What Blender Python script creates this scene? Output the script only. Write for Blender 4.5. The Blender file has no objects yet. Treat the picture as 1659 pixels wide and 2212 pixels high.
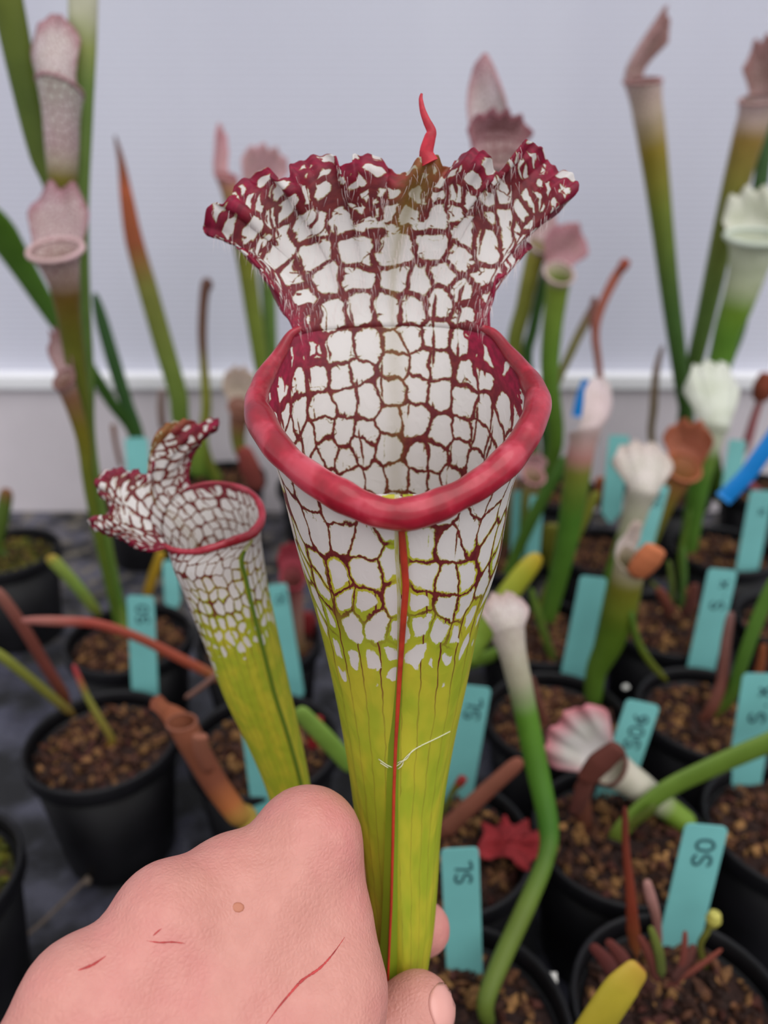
import bpy, math, random
import numpy as np
from mathutils import Vector
from mathutils.bvhtree import BVHTree

random.seed(7)
rng = np.random.default_rng(11)
scene = bpy.context.scene
coll = scene.collection

# ------------------------------------------------------------------ camera
F, CX, CY = 1660.0, 829.5, 1106.0          # focal length in pixels and image centre (1659 x 2212)
PITCH = math.radians(25.0)
CAM = np.array([0.0, 0.0, 0.41])
RIGHT = np.array([1.0, 0.0, 0.0])
FWD = np.array([0.0, math.cos(PITCH), -math.sin(PITCH)])
UP = np.array([0.0, math.sin(PITCH), math.cos(PITCH)])
cd = bpy.data.cameras.new('camera')
cam = bpy.data.objects.new('camera', cd)
coll.objects.link(cam)
cam.location = CAM
cam.rotation_euler = (math.radians(90) - PITCH, 0, 0)
cd.sensor_fit = 'HORIZONTAL'
cd.sensor_width = 36.0
cd.lens = 36.0 * F / 1659.0
cd.clip_start = 0.005
cd.clip_end = 50
cd.dof.use_dof = True
cd.dof.focus_distance = 0.168
cd.dof.aperture_fstop = cd.lens / 2.7       # a phone lens: under three millimetres of aperture
scene.camera = cam

# ------------------------------------------------------------------ light
world = bpy.data.worlds.new('overcast')
scene.world = world
world.use_nodes = True
bg = world.node_tree.nodes['Background']
bg.inputs[0].default_value = (0.965, 0.97, 1.0, 1)
bg.inputs[1].default_value = 0.72
sd = bpy.data.lights.new('sun', 'SUN')
sun = bpy.data.objects.new('sun', sd)
coll.objects.link(sun)
sd.energy = 1.75
sd.angle = math.radians(75)
sd.color = (1.0, 0.985, 0.96)
sun.rotation_euler = (math.radians(24), math.radians(16), 0)
vs = scene.view_settings
vs.view_transform = 'Standard'
vs.look = 'None'
vs.gamma = 1.0
vs.use_curve_mapping = False
vs.exposure = 0.10


# ------------------------------------------------------------------ helpers
def lin(c):
    return c / 12.92 if c <= 0.04045 else ((c + 0.055) / 1.055) ** 2.4


def S(r, g, b):
    return np.array([lin(r / 255), lin(g / 255), lin(b / 255)])


def C4(r, g, b):
    return tuple(S(r, g, b)) + (1.0,)


def at(px, py, d):
    """point seen at a pixel, d metres along the view axis"""
    return CAM + d * FWD + (px - CX) / F * d * RIGHT - (py - CY) / F * d * UP


def ray(px, py):
    return FWD + (px - CX) / F * RIGHT - (py - CY) / F * UP


def pt(px, py, hf):
    """point seen at a pixel, standing hf metres in front of the camera over the ground"""
    r = ray(px, py)
    return CAM + r * (hf / r[1])


def gp(px, py, z):
    r = ray(px, py)
    return CAM + r * ((z - CAM[2]) / r[2])


def cam_xyz(x, y, z):
    """camera coordinates (right, down, away) in metres to world"""
    x, y, z = np.asarray(x)[..., None], np.asarray(y)[..., None], np.asarray(z)[..., None]
    return CAM + x * RIGHT - y * UP + z * FWD


def depth(p):
    return float(np.dot(np.asarray(p) - CAM, FWD))


def setp(o, label=None, cat=None, group=None, kind=None):
    if label: o['label'] = label
    if cat: o['category'] = cat
    if group: o['group'] = group
    if kind: o['kind'] = kind
    return o


def empty(name, loc, label=None, cat=None, group=None):
    o = bpy.data.objects.new(name, None)
    o.empty_display_size = 0.01
    coll.objects.link(o)
    o.location = tuple(loc)
    return setp(o, label, cat, group)


def world_loc(o):
    v = np.array(o.location)
    while o.parent:
        o = o.parent
        v = v + np.array(o.location)
    return v


def mesh_data(name, verts, faces, mat, smooth=True, attrs=None):
    me = bpy.data.meshes.new(name)
    me.from_pydata([tuple(map(float, v)) for v in verts], [], [tuple(map(int, f)) for f in faces])
    if mat: me.materials.append(mat)
    if smooth:
        me.polygons.foreach_set('use_smooth', np.ones(len(me.polygons), dtype=bool))
    for k, (typ, arr) in (attrs or {}).items():
        a = me.attributes.new(k, typ, 'POINT')
        arr = np.asarray(arr, dtype=np.float32)
        a.data.foreach_set({'FLOAT_COLOR': 'color', 'FLOAT_VECTOR': 'vector', 'FLOAT': 'value'}[typ], arr.ravel())
    me.update()
    return me


def mobj(name, verts, faces, mat, parent=None, smooth=True, attrs=None, origin=None):
    """mesh object from world-space vertices, its origin at the parent's (or at its own base)"""
    verts = np.asarray(verts, dtype=float)
    base = world_loc(parent) if parent else (np.array(origin) if origin is not None else np.zeros(3))
    o = bpy.data.objects.new(name, mesh_data(name, verts - base, faces, mat, smooth, attrs))
    coll.objects.link(o)
    if parent: o.parent = parent
    else: o.location = tuple(base)
    return o


def grid_faces(nv, nu, closed=False, flip=False):
    fs = []
    m = nu if closed else nu - 1
    for j in range(nv - 1):
        for i in range(m):
            a, b = j * nu + i, j * nu + (i + 1) % nu
            c, d = b + nu, a + nu
            fs.append((a, d, c, b) if flip else (a, b, c, d))
    return fs


def crom(P, n, closed=False, keep=None):
    """Catmull-Rom through the points P, n samples, uniform in the point index"""
    P = np.asarray(P, dtype=float)
    m = len(P)
    t = np.linspace(0, m if closed else m - 1, n, endpoint=not closed)
    i = np.minimum(np.floor(t).astype(int), m - 1 if closed else m - 2)
    f = (t - i)[:, None]
    g = (lambda k: P[k % m]) if closed else (lambda k: P[np.clip(k, 0, m - 1)])
    p0, p1, p2, p3 = g(i - 1), g(i), g(i + 1), g(i + 2)
    return 0.5 * (2 * p1 + (p2 - p0) * f + (2 * p0 - 5 * p1 + 4 * p2 - p3) * f ** 2 + (3 * p1 - p0 - 3 * p2 + p3) * f ** 3)


def interp_rows(x, xp, FP):
    FP = np.asarray(FP, dtype=float)
    return np.stack([np.interp(x, xp, FP[:, k]) for k in range(FP.shape[1])], axis=1)


def norm(v):
    v = np.asarray(v, dtype=float)
    return v / (np.linalg.norm(v, axis=-1, keepdims=True) + 1e-12)


def frames(P, ref=np.array([0.0, -1.0, 0.0])):
    T = norm(np.gradient(P, axis=0))
    N = norm(ref - (T @ ref)[:, None] * T)
    B = np.cross(T, N)
    return T, N, B


def sweep(P, r, k=10, flat=1.0, ref=np.array([0.0, -1.0, 0.0]), caps=True):
    """tube of radius r along P; flat < 1 squeezes it along the reference normal"""
    P = np.asarray(P)
    r = np.broadcast_to(np.asarray(r, dtype=float), (len(P),))
    T, N, B = frames(P, ref)
    a = np.linspace(0, 2 * math.pi, k, endpoint=False)
    V = P[:, None] + r[:, None, None] * (np.cos(a)[None, :, None] * N[:, None] * flat + np.sin(a)[None, :, None] * B[:, None])
    n = len(P)
    V = V.reshape(-1, 3)
    fs = grid_faces(n, k, True)
    if caps:
        fs.append(tuple(range(k)))
        fs.append(tuple(reversed(range((n - 1) * k, n * k))))
    return V, fs


# ------------------------------------------------------------------ materials
class NT:
    def __init__(self, name):
        self.m = bpy.data.materials.new(name)
        self.m.use_nodes = True
        self.t = self.m.node_tree
        self.b = self.t.nodes['Principled BSDF']
        self.out = self.t.nodes['Material Output']

    def n(self, typ, **kw):
        nd = self.t.nodes.new(typ)
        for k, v in kw.items():
            setattr(nd, k, v)
        return nd

    def put(self, sock, v):
        if isinstance(v, bpy.types.NodeSocket):
            self.t.links.new(v, sock)
        elif v is not None:
            sock.default_value = v

    def math(self, op, a, b=None, c=None, clamp=False):
        nd = self.n('ShaderNodeMath', operation=op, use_clamp=clamp)
        for i, v in enumerate((a, b, c)):
            self.put(nd.inputs[i], v)
        return nd.outputs[0]

    def mix(self, f, a, b, blend='MIX'):
        nd = self.n('ShaderNodeMix', data_type='RGBA', blend_type=blend)
        self.put(nd.inputs[0], f)
        self.put(nd.inputs[6], a)
        self.put(nd.inputs[7], b)
        return nd.outputs[2]

    def fmix(self, f, a, b):
        nd = self.n('ShaderNodeMix', data_type='FLOAT')
        self.put(nd.inputs[0], f)
        self.put(nd.inputs[2], a)
        self.put(nd.inputs[3], b)
        return nd.outputs[0]

    def step(self, x, lo, hi, a=0.0, b=1.0):
        nd = self.n('ShaderNodeMapRange', interpolation_type='SMOOTHSTEP')
        for i, v in enumerate((x, lo, hi, a, b)):
            self.put(nd.inputs[i], v)
        return nd.outputs[0]

    def noise(self, scale, vec=None, detail=2.0, rough=0.5, dim='3D'):
        nd = self.n('ShaderNodeTexNoise', noise_dimensions=dim)
        nd.inputs['Scale'].default_value = scale
        nd.inputs['Detail'].default_value = detail
        nd.inputs['Roughness'].default_value = rough
        if vec is not None: self.put(nd.inputs['Vector'], vec)
        return nd

    def attr(self, name):
        return self.n('ShaderNodeAttribute', attribute_name=name)

    def objco(self):
        return self.n('ShaderNodeTexCoord').outputs['Object']

    def bump(self, h, strength=0.3, dist=0.001):
        nd = self.n('ShaderNodeBump')
        nd.inputs['Strength'].default_value = strength
        nd.inputs['Distance'].default_value = dist
        self.put(nd.inputs['Height'], h)
        self.put(self.b.inputs['Normal'], nd.outputs[0])

    def base(self, col, rough=0.5, spec=0.5):
        self.put(self.b.inputs['Base Color'], col)
        self.put(self.b.inputs['Roughness'], rough)
        self.put(self.b.inputs['Specular IOR Level'], spec)
        return self

    def translucent(self, col, f):
        """let light through a thin leaf or sheet"""
        tr = self.n('ShaderNodeBsdfTranslucent')
        self.put(tr.inputs[0], col)
        mx = self.n('ShaderNodeMixShader')
        self.put(mx.inputs[0], f)
        self.t.links.new(self.b.outputs[0], mx.inputs[1])
        self.t.links.new(tr.outputs[0], mx.inputs[2])
        self.t.links.new(mx.outputs[0], self.out.inputs[0])


def mat_plain(name, col, rough=0.5, spec=0.4, var=0.0, scale=60.0, bump=0.0):
    t = NT(name)
    c = col
    if var:
        nz = t.noise(scale, t.objco(), 4)
        c = t.mix(t.step(nz.outputs[0], 0.3, 0.7), tuple(np.array(col[:3]) * (1 - var)) + (1,), tuple(np.minimum(np.array(col[:3]) * (1 + var), 1)) + (1,))
        if bump: t.bump(nz.outputs[0], bump, 0.001)
    t.base(c, rough, spec)
    return t.m


def mat_veined():
    """netted pitcher skin: pale cells between dark veins, dissolving into green towards the stem.
    tc = (vein column, cell row, doubled?); zone = (green, vein width, midrib, crimson)"""
    t = NT('netted_pitcher_skin')
    tc = t.attr('tc').outputs['Vector']
    zn = t.attr('zone')
    zs = t.n('ShaderNodeSeparateColor')
    t.put(zs.inputs[0], zn.outputs['Color'])
    green, vein, rib = zs.outputs[0], zs.outputs[1], zs.outputs[2]
    crim = zn.outputs['Alpha']
    sx = t.n('ShaderNodeSeparateXYZ')
    t.put(sx.inputs[0], tc)
    L, R, dbl = sx.outputs
    # gentle wandering of the net
    w1 = t.noise(1.1, tc, 2)
    w2 = t.noise(4.0, tc, 2)

    def sub(col, k):
        v = t.n('ShaderNodeVectorMath', operation='SUBTRACT')
        t.put(v.inputs[0], col); v.inputs[1].default_value = (0.5, 0.5, 0.5)
        s = t.n('ShaderNodeVectorMath', operation='SCALE')
        t.put(s.inputs[0], v.outputs[0]); s.inputs['Scale'].default_value = k
        return s.outputs[0]

    def add(a, b):
        v = t.n('ShaderNodeVectorMath', operation='ADD')
        t.put(v.inputs[0], a); t.put(v.inputs[1], b)
        return v.outputs[0]
    p = add(tc, add(sub(w1.outputs['Color'], 0.55), sub(w2.outputs['Color'], 0.16)))

    def vor(vec, scale, feat, rand):
        nd = t.n('ShaderNodeTexVoronoi', voronoi_dimensions='2D', feature=feat)
        nd.inputs['Scale'].default_value = scale
        nd.inputs['Randomness'].default_value = rand
        t.put(nd.inputs['Vector'], vec)
        return nd
    a = vor(p, 1.0, 'DISTANCE_TO_EDGE', 0.64)
    ac = vor(p, 1.0, 'F1', 0.64)
    mp = t.n('ShaderNodeMapping'); mp.inputs['Scale'].default_value = (1.7, 1.35, 1)
    t.put(mp.inputs['Vector'], p)
    b = vor(mp.outputs[0], 1.0, 'DISTANCE_TO_EDGE', 0.85)
    dist = t.fmix(dbl, a.outputs['Distance'], t.math('MULTIPLY', b.outputs['Distance'], 0.75))
    # side veins that stop half way into a cell
    mp2 = t.n('ShaderNodeMapping'); mp2.inputs['Scale'].default_value = (2.0, 2.3, 1); mp2.inputs['Location'].default_value = (0.3, 0.7, 0)
    t.put(mp2.inputs['Vector'], p)
    c = vor(mp2.outputs[0], 1.0, 'DISTANCE_TO_EDGE', 0.9)
    gate = t.noise(1.6, tc, 1)
    side = t.math('ADD', t.math('MULTIPLY', c.outputs['Distance'], 0.75), t.step(gate.outputs[0], 0.42, 0.60, 0.0, 0.35))
    side = t.math('ADD', side, t.math('MULTIPLY', a.outputs['Distance'], 0.36))
    ar = t.math('SUBTRACT', 0.58, t.math('MULTIPLY', ac.outputs['Distance'], 0.80))
    bc = vor(mp.outputs[0], 1.0, 'F1', 0.85)
    br = t.math('MULTIPLY', t.math('SUBTRACT', 0.58, t.math('MULTIPLY', bc.outputs['Distance'], 0.80)), 0.75)
    rnd = t.fmix(dbl, ar, br)
    sm = t.n('ShaderNodeMath', operation='SMOOTH_MIN')
    t.put(sm.inputs[0], dist); t.put(sm.inputs[1], rnd); sm.inputs[2].default_value = 0.12
    dist = sm.outputs[0]
    fine = t.noise(9.0, tc, 3)
    wob = t.math('MULTIPLY', t.math('SUBTRACT', fine.outputs[0], 0.5), 0.10)
    d0 = t.math('ADD', t.math('MINIMUM', dist, t.math('ADD', side, t.math('MULTIPLY', green, 0.4))), wob)
    # long veins
    fr = t.math('ABSOLUTE', t.math('SUBTRACT', t.math('FRACT', t.math('ADD', L, t.math('MULTIPLY', t.math('SUBTRACT', w1.outputs[0], 0.5), 0.4))), 0.5))
    lng = t.math('SUBTRACT', 0.5, fr)
    main = t.math('ADD', t.math('MULTIPLY', lng, 1.25), t.step(t.noise(0.7, tc, 1).outputs[0], 0.40, 0.56, 0.0, 0.10))
    d0 = t.math('MINIMUM', d0, t.math('ADD', t.math('ADD', main, wob), t.math('MULTIPLY', green, 0.6)))
    mar = t.math('MAXIMUM', t.step(d0, t.math('SUBTRACT', vein, 0.018), t.math('ADD', vein, 0.022), 1.0, 0.0),
                 0.0)
    mar = t.math('MULTIPLY', mar, t.step(green, 0.45, 0.85, 1.0, 0.0))
    lmask = t.math('MULTIPLY', t.step(lng, 0.018, 0.05, 1.0, 0.0), t.step(green, 0.1, 0.4, 0.0, 1.0))
    lmask = t.math('MULTIPLY', lmask, t.step(green, 0.85, 1.25, 1.0, 0.35))
    cellrnd = t.n('ShaderNodeSeparateColor'); t.put(cellrnd.inputs[0], ac.outputs['Color'])
    gw = t.math('ADD', t.math('MULTIPLY', green, t.math('ADD', 0.035, t.math('MULTIPLY', cellrnd.outputs[0], 0.30))), vein)
    gw = t.math('ADD', gw, t.step(green, 0.95, 1.15, 0.0, 0.6))
    grn = t.step(d0, t.math('SUBTRACT', gw, 0.02), t.math('ADD', gw, 0.03), 1.0, 0.0)
    lmask = t.math('MULTIPLY', lmask, grn)
    # colours
    hue = t.noise(0.5, tc, 2)
    white = t.mix(hue.outputs[0], C4(238, 232, 230), C4(230, 226, 223))
    greenc = t.mix(t.step(hue.outputs[0], 0.35, 0.65), C4(206, 200, 58), C4(178, 190, 50))
    maroon = t.mix(crim, C4(104, 34, 38), C4(134, 18, 52))
    maroon = t.mix(t.step(w2.outputs[0], 0.35, 0.7), maroon, t.mix(crim, C4(122, 50, 42), C4(168, 22, 66)))
    col = t.mix(grn, white, greenc)
    col = t.mix(t.math('MULTIPLY', rib, t.fmix(grn, 0.7, 0.9)), col, C4(150, 132, 48))
    col = t.mix(t.math('MULTIPLY', t.math('MAXIMUM', mar, lmask), t.math('SUBTRACT', 1.0, t.math('MULTIPLY', rib, 0.45))), col, maroon)
    t.base(col, 0.42, 0.35)
    t.bump(t.math('ADD', t.math('MULTIPLY', d0, -1.0), t.math('MULTIPLY', fine.outputs[0], 0.15)), 0.25, 0.0008)
    t.translucent(col, 0.30)
    return t.m


def mat_lip(name='crimson_lip'):
    t = NT(name)
    co = t.objco()
    n1 = t.noise(120, co, 3)
    n2 = t.noise(900, co, 2)
    zn = t.attr('zone')
    zs = t.n('ShaderNodeSeparateColor'); t.put(zs.inputs[0], zn.outputs['Color'])
    pale, dark = zs.outputs[0], zs.outputs[1]
    c = t.mix(t.step(n1.outputs[0], 0.32, 0.68), C4(140, 5, 28), C4(188, 26, 54))
    c = t.mix(t.math('MULTIPLY', pale, t.step(n1.outputs[0], 0.50, 0.68)), c, C4(230, 140, 154))
    c = t.mix(t.math('MULTIPLY', dark, t.step(n2.outputs[0], 0.3, 0.7, 0.45, 0.95)), c, C4(112, 16, 34))
    t.base(c, 0.33, 0.5)
    t.put(t.b.inputs['Coat Weight'], 0.25)
    t.bump(n1.outputs[0], 0.35, 0.0012)
    return t.m


def mat_col(name, rough=0.5, veins=True, transl=0.25, bump=0.2):
    """colour from the mesh (growth colour along the leaf), with darker veins where the attribute asks"""
    t = NT(name)
    a = t.attr('Col')
    c = a.outputs['Color']
    co = t.objco()
    nz = t.noise(55, co, 4)
    c = t.mix(t.step(nz.outputs[0], 0.35, 0.65, 0.0, 0.35), c, t.mix(1.0, c, (0.62, 0.66, 0.5, 1), 'MULTIPLY'))
    if veins:
        tc = t.attr('tc').outputs['Vector']
        v = t.n('ShaderNodeTexVoronoi', voronoi_dimensions='2D', feature='DISTANCE_TO_EDGE')
        v.inputs['Scale'].default_value = 1.0
        t.put(v.inputs['Vector'], tc)
        m = t.math('MULTIPLY', t.step(v.outputs['Distance'], 0.03, 0.13, 1.0, 0.0), a.outputs['Alpha'])
        c = t.mix(m, c, C4(128, 52, 62))
    t.base(c, rough, 0.35)
    if bump: t.bump(nz.outputs[0], bump, 0.001)
    if transl: t.translucent(c, transl)
    return t.m


def mat_skin():
    t = NT('skin')
    co = t.objco()
    big = t.noise(38, co, 3)
    mid = t.noise(240, co, 3)
    pores = t.n('ShaderNodeTexVoronoi', feature='DISTANCE_TO_EDGE'); pores.inputs['Scale'].default_value = 900
    t.put(pores.inputs['Vector'], co)
    c = t.mix(t.step(big.outputs[0], 0.33, 0.68), C4(202, 140, 128), C4(208, 134, 128))
    c = t.mix(t.step(mid.outputs[0], 0.35, 0.75, 0.0, 0.4), c, C4(216, 154, 142))
    t.base(c, 0.5, 0.4)
    t.b.subsurface_method = 'RANDOM_WALK' if hasattr(t.b, 'subsurface_method') else t.b.subsurface_method
    t.put(t.b.inputs['Subsurface Weight'], 0.12)
    t.put(t.b.inputs['Subsurface Radius'], (0.0030, 0.0010, 0.0006))
    t.put(t.b.inputs['Subsurface Scale'], 1.0)
    h = t.math('ADD', t.math('MULTIPLY', pores.outputs['Distance'], 0.5), t.math('MULTIPLY', mid.outputs[0], 0.8))
    t.bump(h, 0.5, 0.0008)
    return t.m


M = {}
M['vein'] = mat_veined()
M['lip'] = mat_lip()
M['leaf'] = mat_col('plant_leaf')
M['leaf_dry'] = mat_col('dried_leaf', 0.8, False, 0.1, 0.5)
M['skin'] = mat_skin()
M['nail'] = mat_plain('nail', C4(224, 162, 152), 0.3, 0.5)
M['scratch'] = mat_plain('scratch', C4(178, 58, 58), 0.5, 0.4, 0.3, 400)
M['mole'] = mat_plain('mole', C4(188, 122, 98), 0.6)
M['label'] = mat_plain('teal_plastic', C4(112, 180, 178), 0.5, 0.45, 0.05, 40)
M['ink'] = mat_plain('marker_ink', C4(30, 62, 72), 0.7, 0.2)
M['pot'] = mat_plain('black_plastic', C4(15, 14, 18), 0.5, 0.3, 0.25, 50)
M['tip'] = mat_plain('red_tip', C4(190, 42, 58), 0.45, 0.4, 0.25, 300)
M['edge'] = mat_plain('orange_red_edge', C4(176, 52, 30), 0.45, 0.4, 0.2, 200)
M['hair'] = mat_plain('white_hair', C4(238, 224, 222), 0.5, 0.3)
M['silk'] = mat_plain('silk', C4(222, 222, 190), 0.5, 0.3)
M['blue'] = mat_plain('blue_plastic', C4(14, 132, 214), 0.35, 0.5, 0.06, 60)
M['perlite'] = mat_plain('perlite', C4(226, 224, 218), 0.9, 0.2)


def mat_soil():
    t = NT('bark_potting_mix')
    c = t.attr('Col').outputs['Color']
    nz = t.noise(420, t.objco(), 4)
    c = t.mix(t.step(nz.outputs[0], 0.3, 0.7), t.mix(1.0, c, (0.45, 0.42, 0.42, 1), 'MULTIPLY'), c)
    t.base(c, 0.8, 0.25)
    t.bump(nz.outputs[0], 0.6, 0.002)
    return t.m


M['soil'] = mat_soil()


def mat_fabric():
    t = NT('wet_black_ground_fabric')
    co = t.objco()
    n1 = t.noise(20, co, 5, 0.6)
    n2 = t.noise(46, co, 4, 0.6)
    wv = t.n('ShaderNodeTexChecker'); wv.inputs['Scale'].default_value = 420
    t.put(wv.inputs['Vector'], co)
    sep = t.n('ShaderNodeSeparateXYZ'); t.put(sep.inputs[0], co)
    algae = t.step(n2.outputs[0], 0.46, 0.7)
    c = t.mix(t.step(n1.outputs[0], 0.4, 0.65), C4(16, 16, 20), C4(78, 78, 92))  # blotchy bluish-grey puddle reflections put into the base colour
    c = t.mix(t.math('MULTIPLY', algae, t.step(sep.outputs[1], 0.5, 0.75)), c, C4(120, 112, 98))
    c = t.mix(t.step(wv.outputs['Fac'], 0, 1, 0.0, 0.12), c, (0.01, 0.01, 0.012, 1))
    wet = t.step(n1.outputs[0], 0.42, 0.6)
    t.base(c, t.fmix(wet, 0.7, 0.22), 0.5)
    t.bump(n2.outputs[0], 0.4, 0.004)
    return t.m


def mat_sheet():
    """twin-wall greenhouse sheet: fine level ribs, soft upright bands for the panel seams"""
    t = NT('ribbed_twinwall_sheet')
    co = t.objco()
    sep = t.n('ShaderNodeSeparateXYZ'); t.put(sep.inputs[0], co)
    rib = t.math('SINE', t.math('MULTIPLY', sep.outputs[2], 2 * math.pi / 0.0062))
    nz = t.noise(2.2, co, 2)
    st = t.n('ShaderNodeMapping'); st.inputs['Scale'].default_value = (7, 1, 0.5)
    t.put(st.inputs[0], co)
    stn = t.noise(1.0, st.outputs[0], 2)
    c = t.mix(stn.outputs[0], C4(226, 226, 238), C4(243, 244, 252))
    c = t.mix(t.step(rib, -0.6, 1.0, 0.0, 0.17), c, C4(160, 158, 170))
    t.base(c, 0.42, 0.4)
    t.bump(rib, 0.12, 0.002)
    t.translucent(c, 0.35)
    return t.m


M['fabric'] = mat_fabric()
M['sheet'] = mat_sheet()
M['rail'] = mat_plain('white_rail', C4(244, 244, 248), 0.4, 0.4, 0.02, 10)
M['board'] = mat_plain('pale_board', C4(216, 208, 214), 0.6, 0.3, 0.05, 9)


# ------------------------------------------------------------------ the setting
def box(name, lo, hi, mat, parent=None, bev=0.0):
    lo, hi = np.array(lo, float), np.array(hi, float)
    V = [[(lo, hi)[i][0], (lo, hi)[j][1], (lo, hi)[k][2]] for i in (0, 1) for j in (0, 1) for k in (0, 1)]
    Fc = [(0, 1, 3, 2), (4, 6, 7, 5), (0, 4, 5, 1), (2, 3, 7, 6), (0, 2, 6, 4), (1, 5, 7, 3)]
    o = mobj(name, V, Fc, mat, parent, smooth=False)
    if bev:
        m = o.modifiers.new('bevel', 'BEVEL'); m.width = bev; m.segments = 3
    return o


WALL_Y = 0.89
setp(box('floor', (-2.5, -1.0, -0.02), (2.5, WALL_Y + 0.02, 0.0), M['fabric']), 'wet black woven ground fabric under the pots', kind='structure')
setp(box('wall_back', (-2.5, WALL_Y, 0.165), (2.5, WALL_Y + 0.010, 2.1), M['sheet']), 'pale ribbed translucent greenhouse sheet behind the plants', kind='structure')
setp(box('baseboard_back', (-2.5, WALL_Y - 0.012, 0.0), (2.5, WALL_Y + 0.012, 0.163), M['board'], bev=0.002), 'pale lilac-grey board along the foot of the greenhouse wall', kind='structure')
setp(box('trim_1', (-2.5, WALL_Y - 0.020, 0.160), (2.5, WALL_Y + 0.014, 0.178), M['rail'], bev=0.003), 'white rail under the ribbed greenhouse sheet', kind='structure')

# ------------------------------------------------------------------ the big pitcher and its neighbour
TAU = math.radians(22.0)
AX = np.array([0.0, math.cos(TAU), math.sin(TAU)])      # camera coordinates: down the tube
FR = np.array([0.0, math.sin(TAU), -math.cos(TAU)])     # towards the front seam


def smooth01(x):
    x = np.clip(x, 0, 1)
    return x * x * (3 - 2 * x)


def make_pitcher(root, sp):
    """a netted pitcher from a rim curve, a stack of rings below it and an outline of its hood"""
    d0 = sp['d0']
    U = d0 / F                                          # one pixel at the reference depth, in metres

    def cc(px, py, z):                                  # pixel + depth offset (in pixel units) to camera coordinates
        d = d0 + np.asarray(z) * U
        return np.stack([(np.asarray(px) - CX) / F * d, (np.asarray(py) - CY) / F * d, d + 0 * np.asarray(px)], axis=-1)
    n = sp.get('n', 160)
    phi = np.linspace(0, 2 * math.pi, n, endpoint=False)
    rim = np.array(sp['rim'], dtype=float)
    rp = np.radians(np.concatenate([rim[-2:, 0] - 360, rim[:, 0], rim[:2, 0] + 360]))
    rv = np.concatenate([rim[-2:, 1:], rim[:, 1:], rim[:2, 1:]])

    def rim_at(a):
        a = np.mod(a, 2 * math.pi)
        i = np.clip(np.searchsorted(rp, a, side='right') - 1, 1, len(rp) - 3)
        h = rp[i + 1] - rp[i]
        f = ((a - rp[i]) / h)[:, None]
        m1 = (rv[i + 1] - rv[i - 1]) / (rp[i + 1] - rp[i - 1])[:, None] * h[:, None]
        m2 = (rv[i + 2] - rv[i]) / (rp[i + 2] - rp[i])[:, None] * h[:, None]
        q = (2 * f ** 3 - 3 * f ** 2 + 1) * rv[i] + (f ** 3 - 2 * f ** 2 + f) * m1 + (-2 * f ** 3 + 3 * f ** 2) * rv[i + 1] + (f ** 3 - f ** 2) * m2
        return q
    RP = rim_at(phi)
    row0 = cc(RP[:, 0], RP[:, 1], RP[:, 2])
    tau = sp.get('tau', TAU)
    lean = np.array(sp.get('axis', (0.0, math.cos(tau), math.sin(tau))))
    lean = lean / np.linalg.norm(lean)
    fr = np.array(sp.get('front', (0.0, math.sin(tau), -math.cos(tau))), dtype=float)
    fr = norm(fr - lean * np.dot(fr, lean))
    sd = np.cross(fr, lean)
    if sd[0] < 0: sd = -sd
    rows, ysc = [row0], [0.0]
    for (xl, xr, cy, dd, ratio, ridge) in sp['rings']:
        c = np.array([((xl + xr) / 2 - CX) / F * dd, (cy - CY) / F * dd, dd])
        hw = (xr - xl) / 2 / F * dd
        rad = 1 + ridge * np.exp(-(np.minimum(phi, 2 * math.pi - phi) / 0.38) ** 2)
        rows.append(c + hw * np.sin(phi)[:, None] * sd + hw * ratio * (np.cos(phi) * rad)[:, None] * fr)
    rows = np.array(rows)                               # nr, n, 3
    nr = len(rows)
    m = sp.get('m', 110)
    # more rows near the mouth
    rows[0] += lean[None] * (smooth01(np.cos(phi) / 0.6) * 10 * U)[:, None]
    P = np.zeros((m, n, 3)); arc = np.zeros((m, n))     # arc: pixel units below the rim
    fr_s = np.linspace(0, 1, m) ** 1.25
    for k in range(n):
        R_ = rows[:, k]
        kn = np.concatenate([[0], np.cumsum(np.linalg.norm(np.diff(R_, axis=0), axis=1))])
        tt = fr_s * kn[-1]
        i = np.clip(np.searchsorted(kn, tt, side='right') - 1, 0, nr - 2)
        dl = np.diff(R_, axis=0) / np.diff(kn)[:, None]
        hk = np.diff(kn)
        tg = np.vstack([dl[:1], (dl[:-1] * hk[1:, None] + dl[1:] * hk[:-1, None]) / (hk[1:] + hk[:-1])[:, None], dl[-1:]])
        tg[0] = 1.5 * dl[0] - 0.5 * tg[1]
        h_ = hk[i][:, None]; f_ = ((tt - kn[i]) / hk[i])[:, None]
        P[:, k] = (2 * f_ ** 3 - 3 * f_ ** 2 + 1) * R_[i] + (f_ ** 3 - 2 * f_ ** 2 + f_) * h_ * tg[i] + (-2 * f_ ** 3 + 3 * f_ ** 2) * R_[i + 1] + (f_ ** 3 - f_ ** 2) * h_ * tg[i + 1]
        arc[:, k] = tt / U
    # vein columns: front half denser than the back half
    a = np.minimum(phi, 2 * math.pi - phi)              # angle from the front seam
    sgn = np.where(phi <= math.pi, 1.0, -1.0)
    NC = sp.get('cols', (11.0, 8.0))                    # columns on the front half, on the back half
    L = np.where(a < math.pi / 2, a / math.pi * NC[0], NC[0] / 2 + (a - math.pi / 2) / math.pi * NC[1])
    Lb = NC[0] / 2 + NC[1] / 2                          # value at the back
    Lc = sgn * (Lb - L)                                 # zero along the back, growing to the right, seam at the front
    tc = np.zeros((m, n, 3))
    tc[..., 0] = Lc[None] + 40.5
    tc[..., 1] = -arc / (sp.get('cell', 78.0) * (1 + 0.12 * smooth01(np.cos(phi) * 0.8 + 0.5))[None]) + 50
    zone = np.zeros((m, n, 4))
    scr = CY + P[..., 1] / P[..., 2] * F
    g0, g1 = sp['green']
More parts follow.
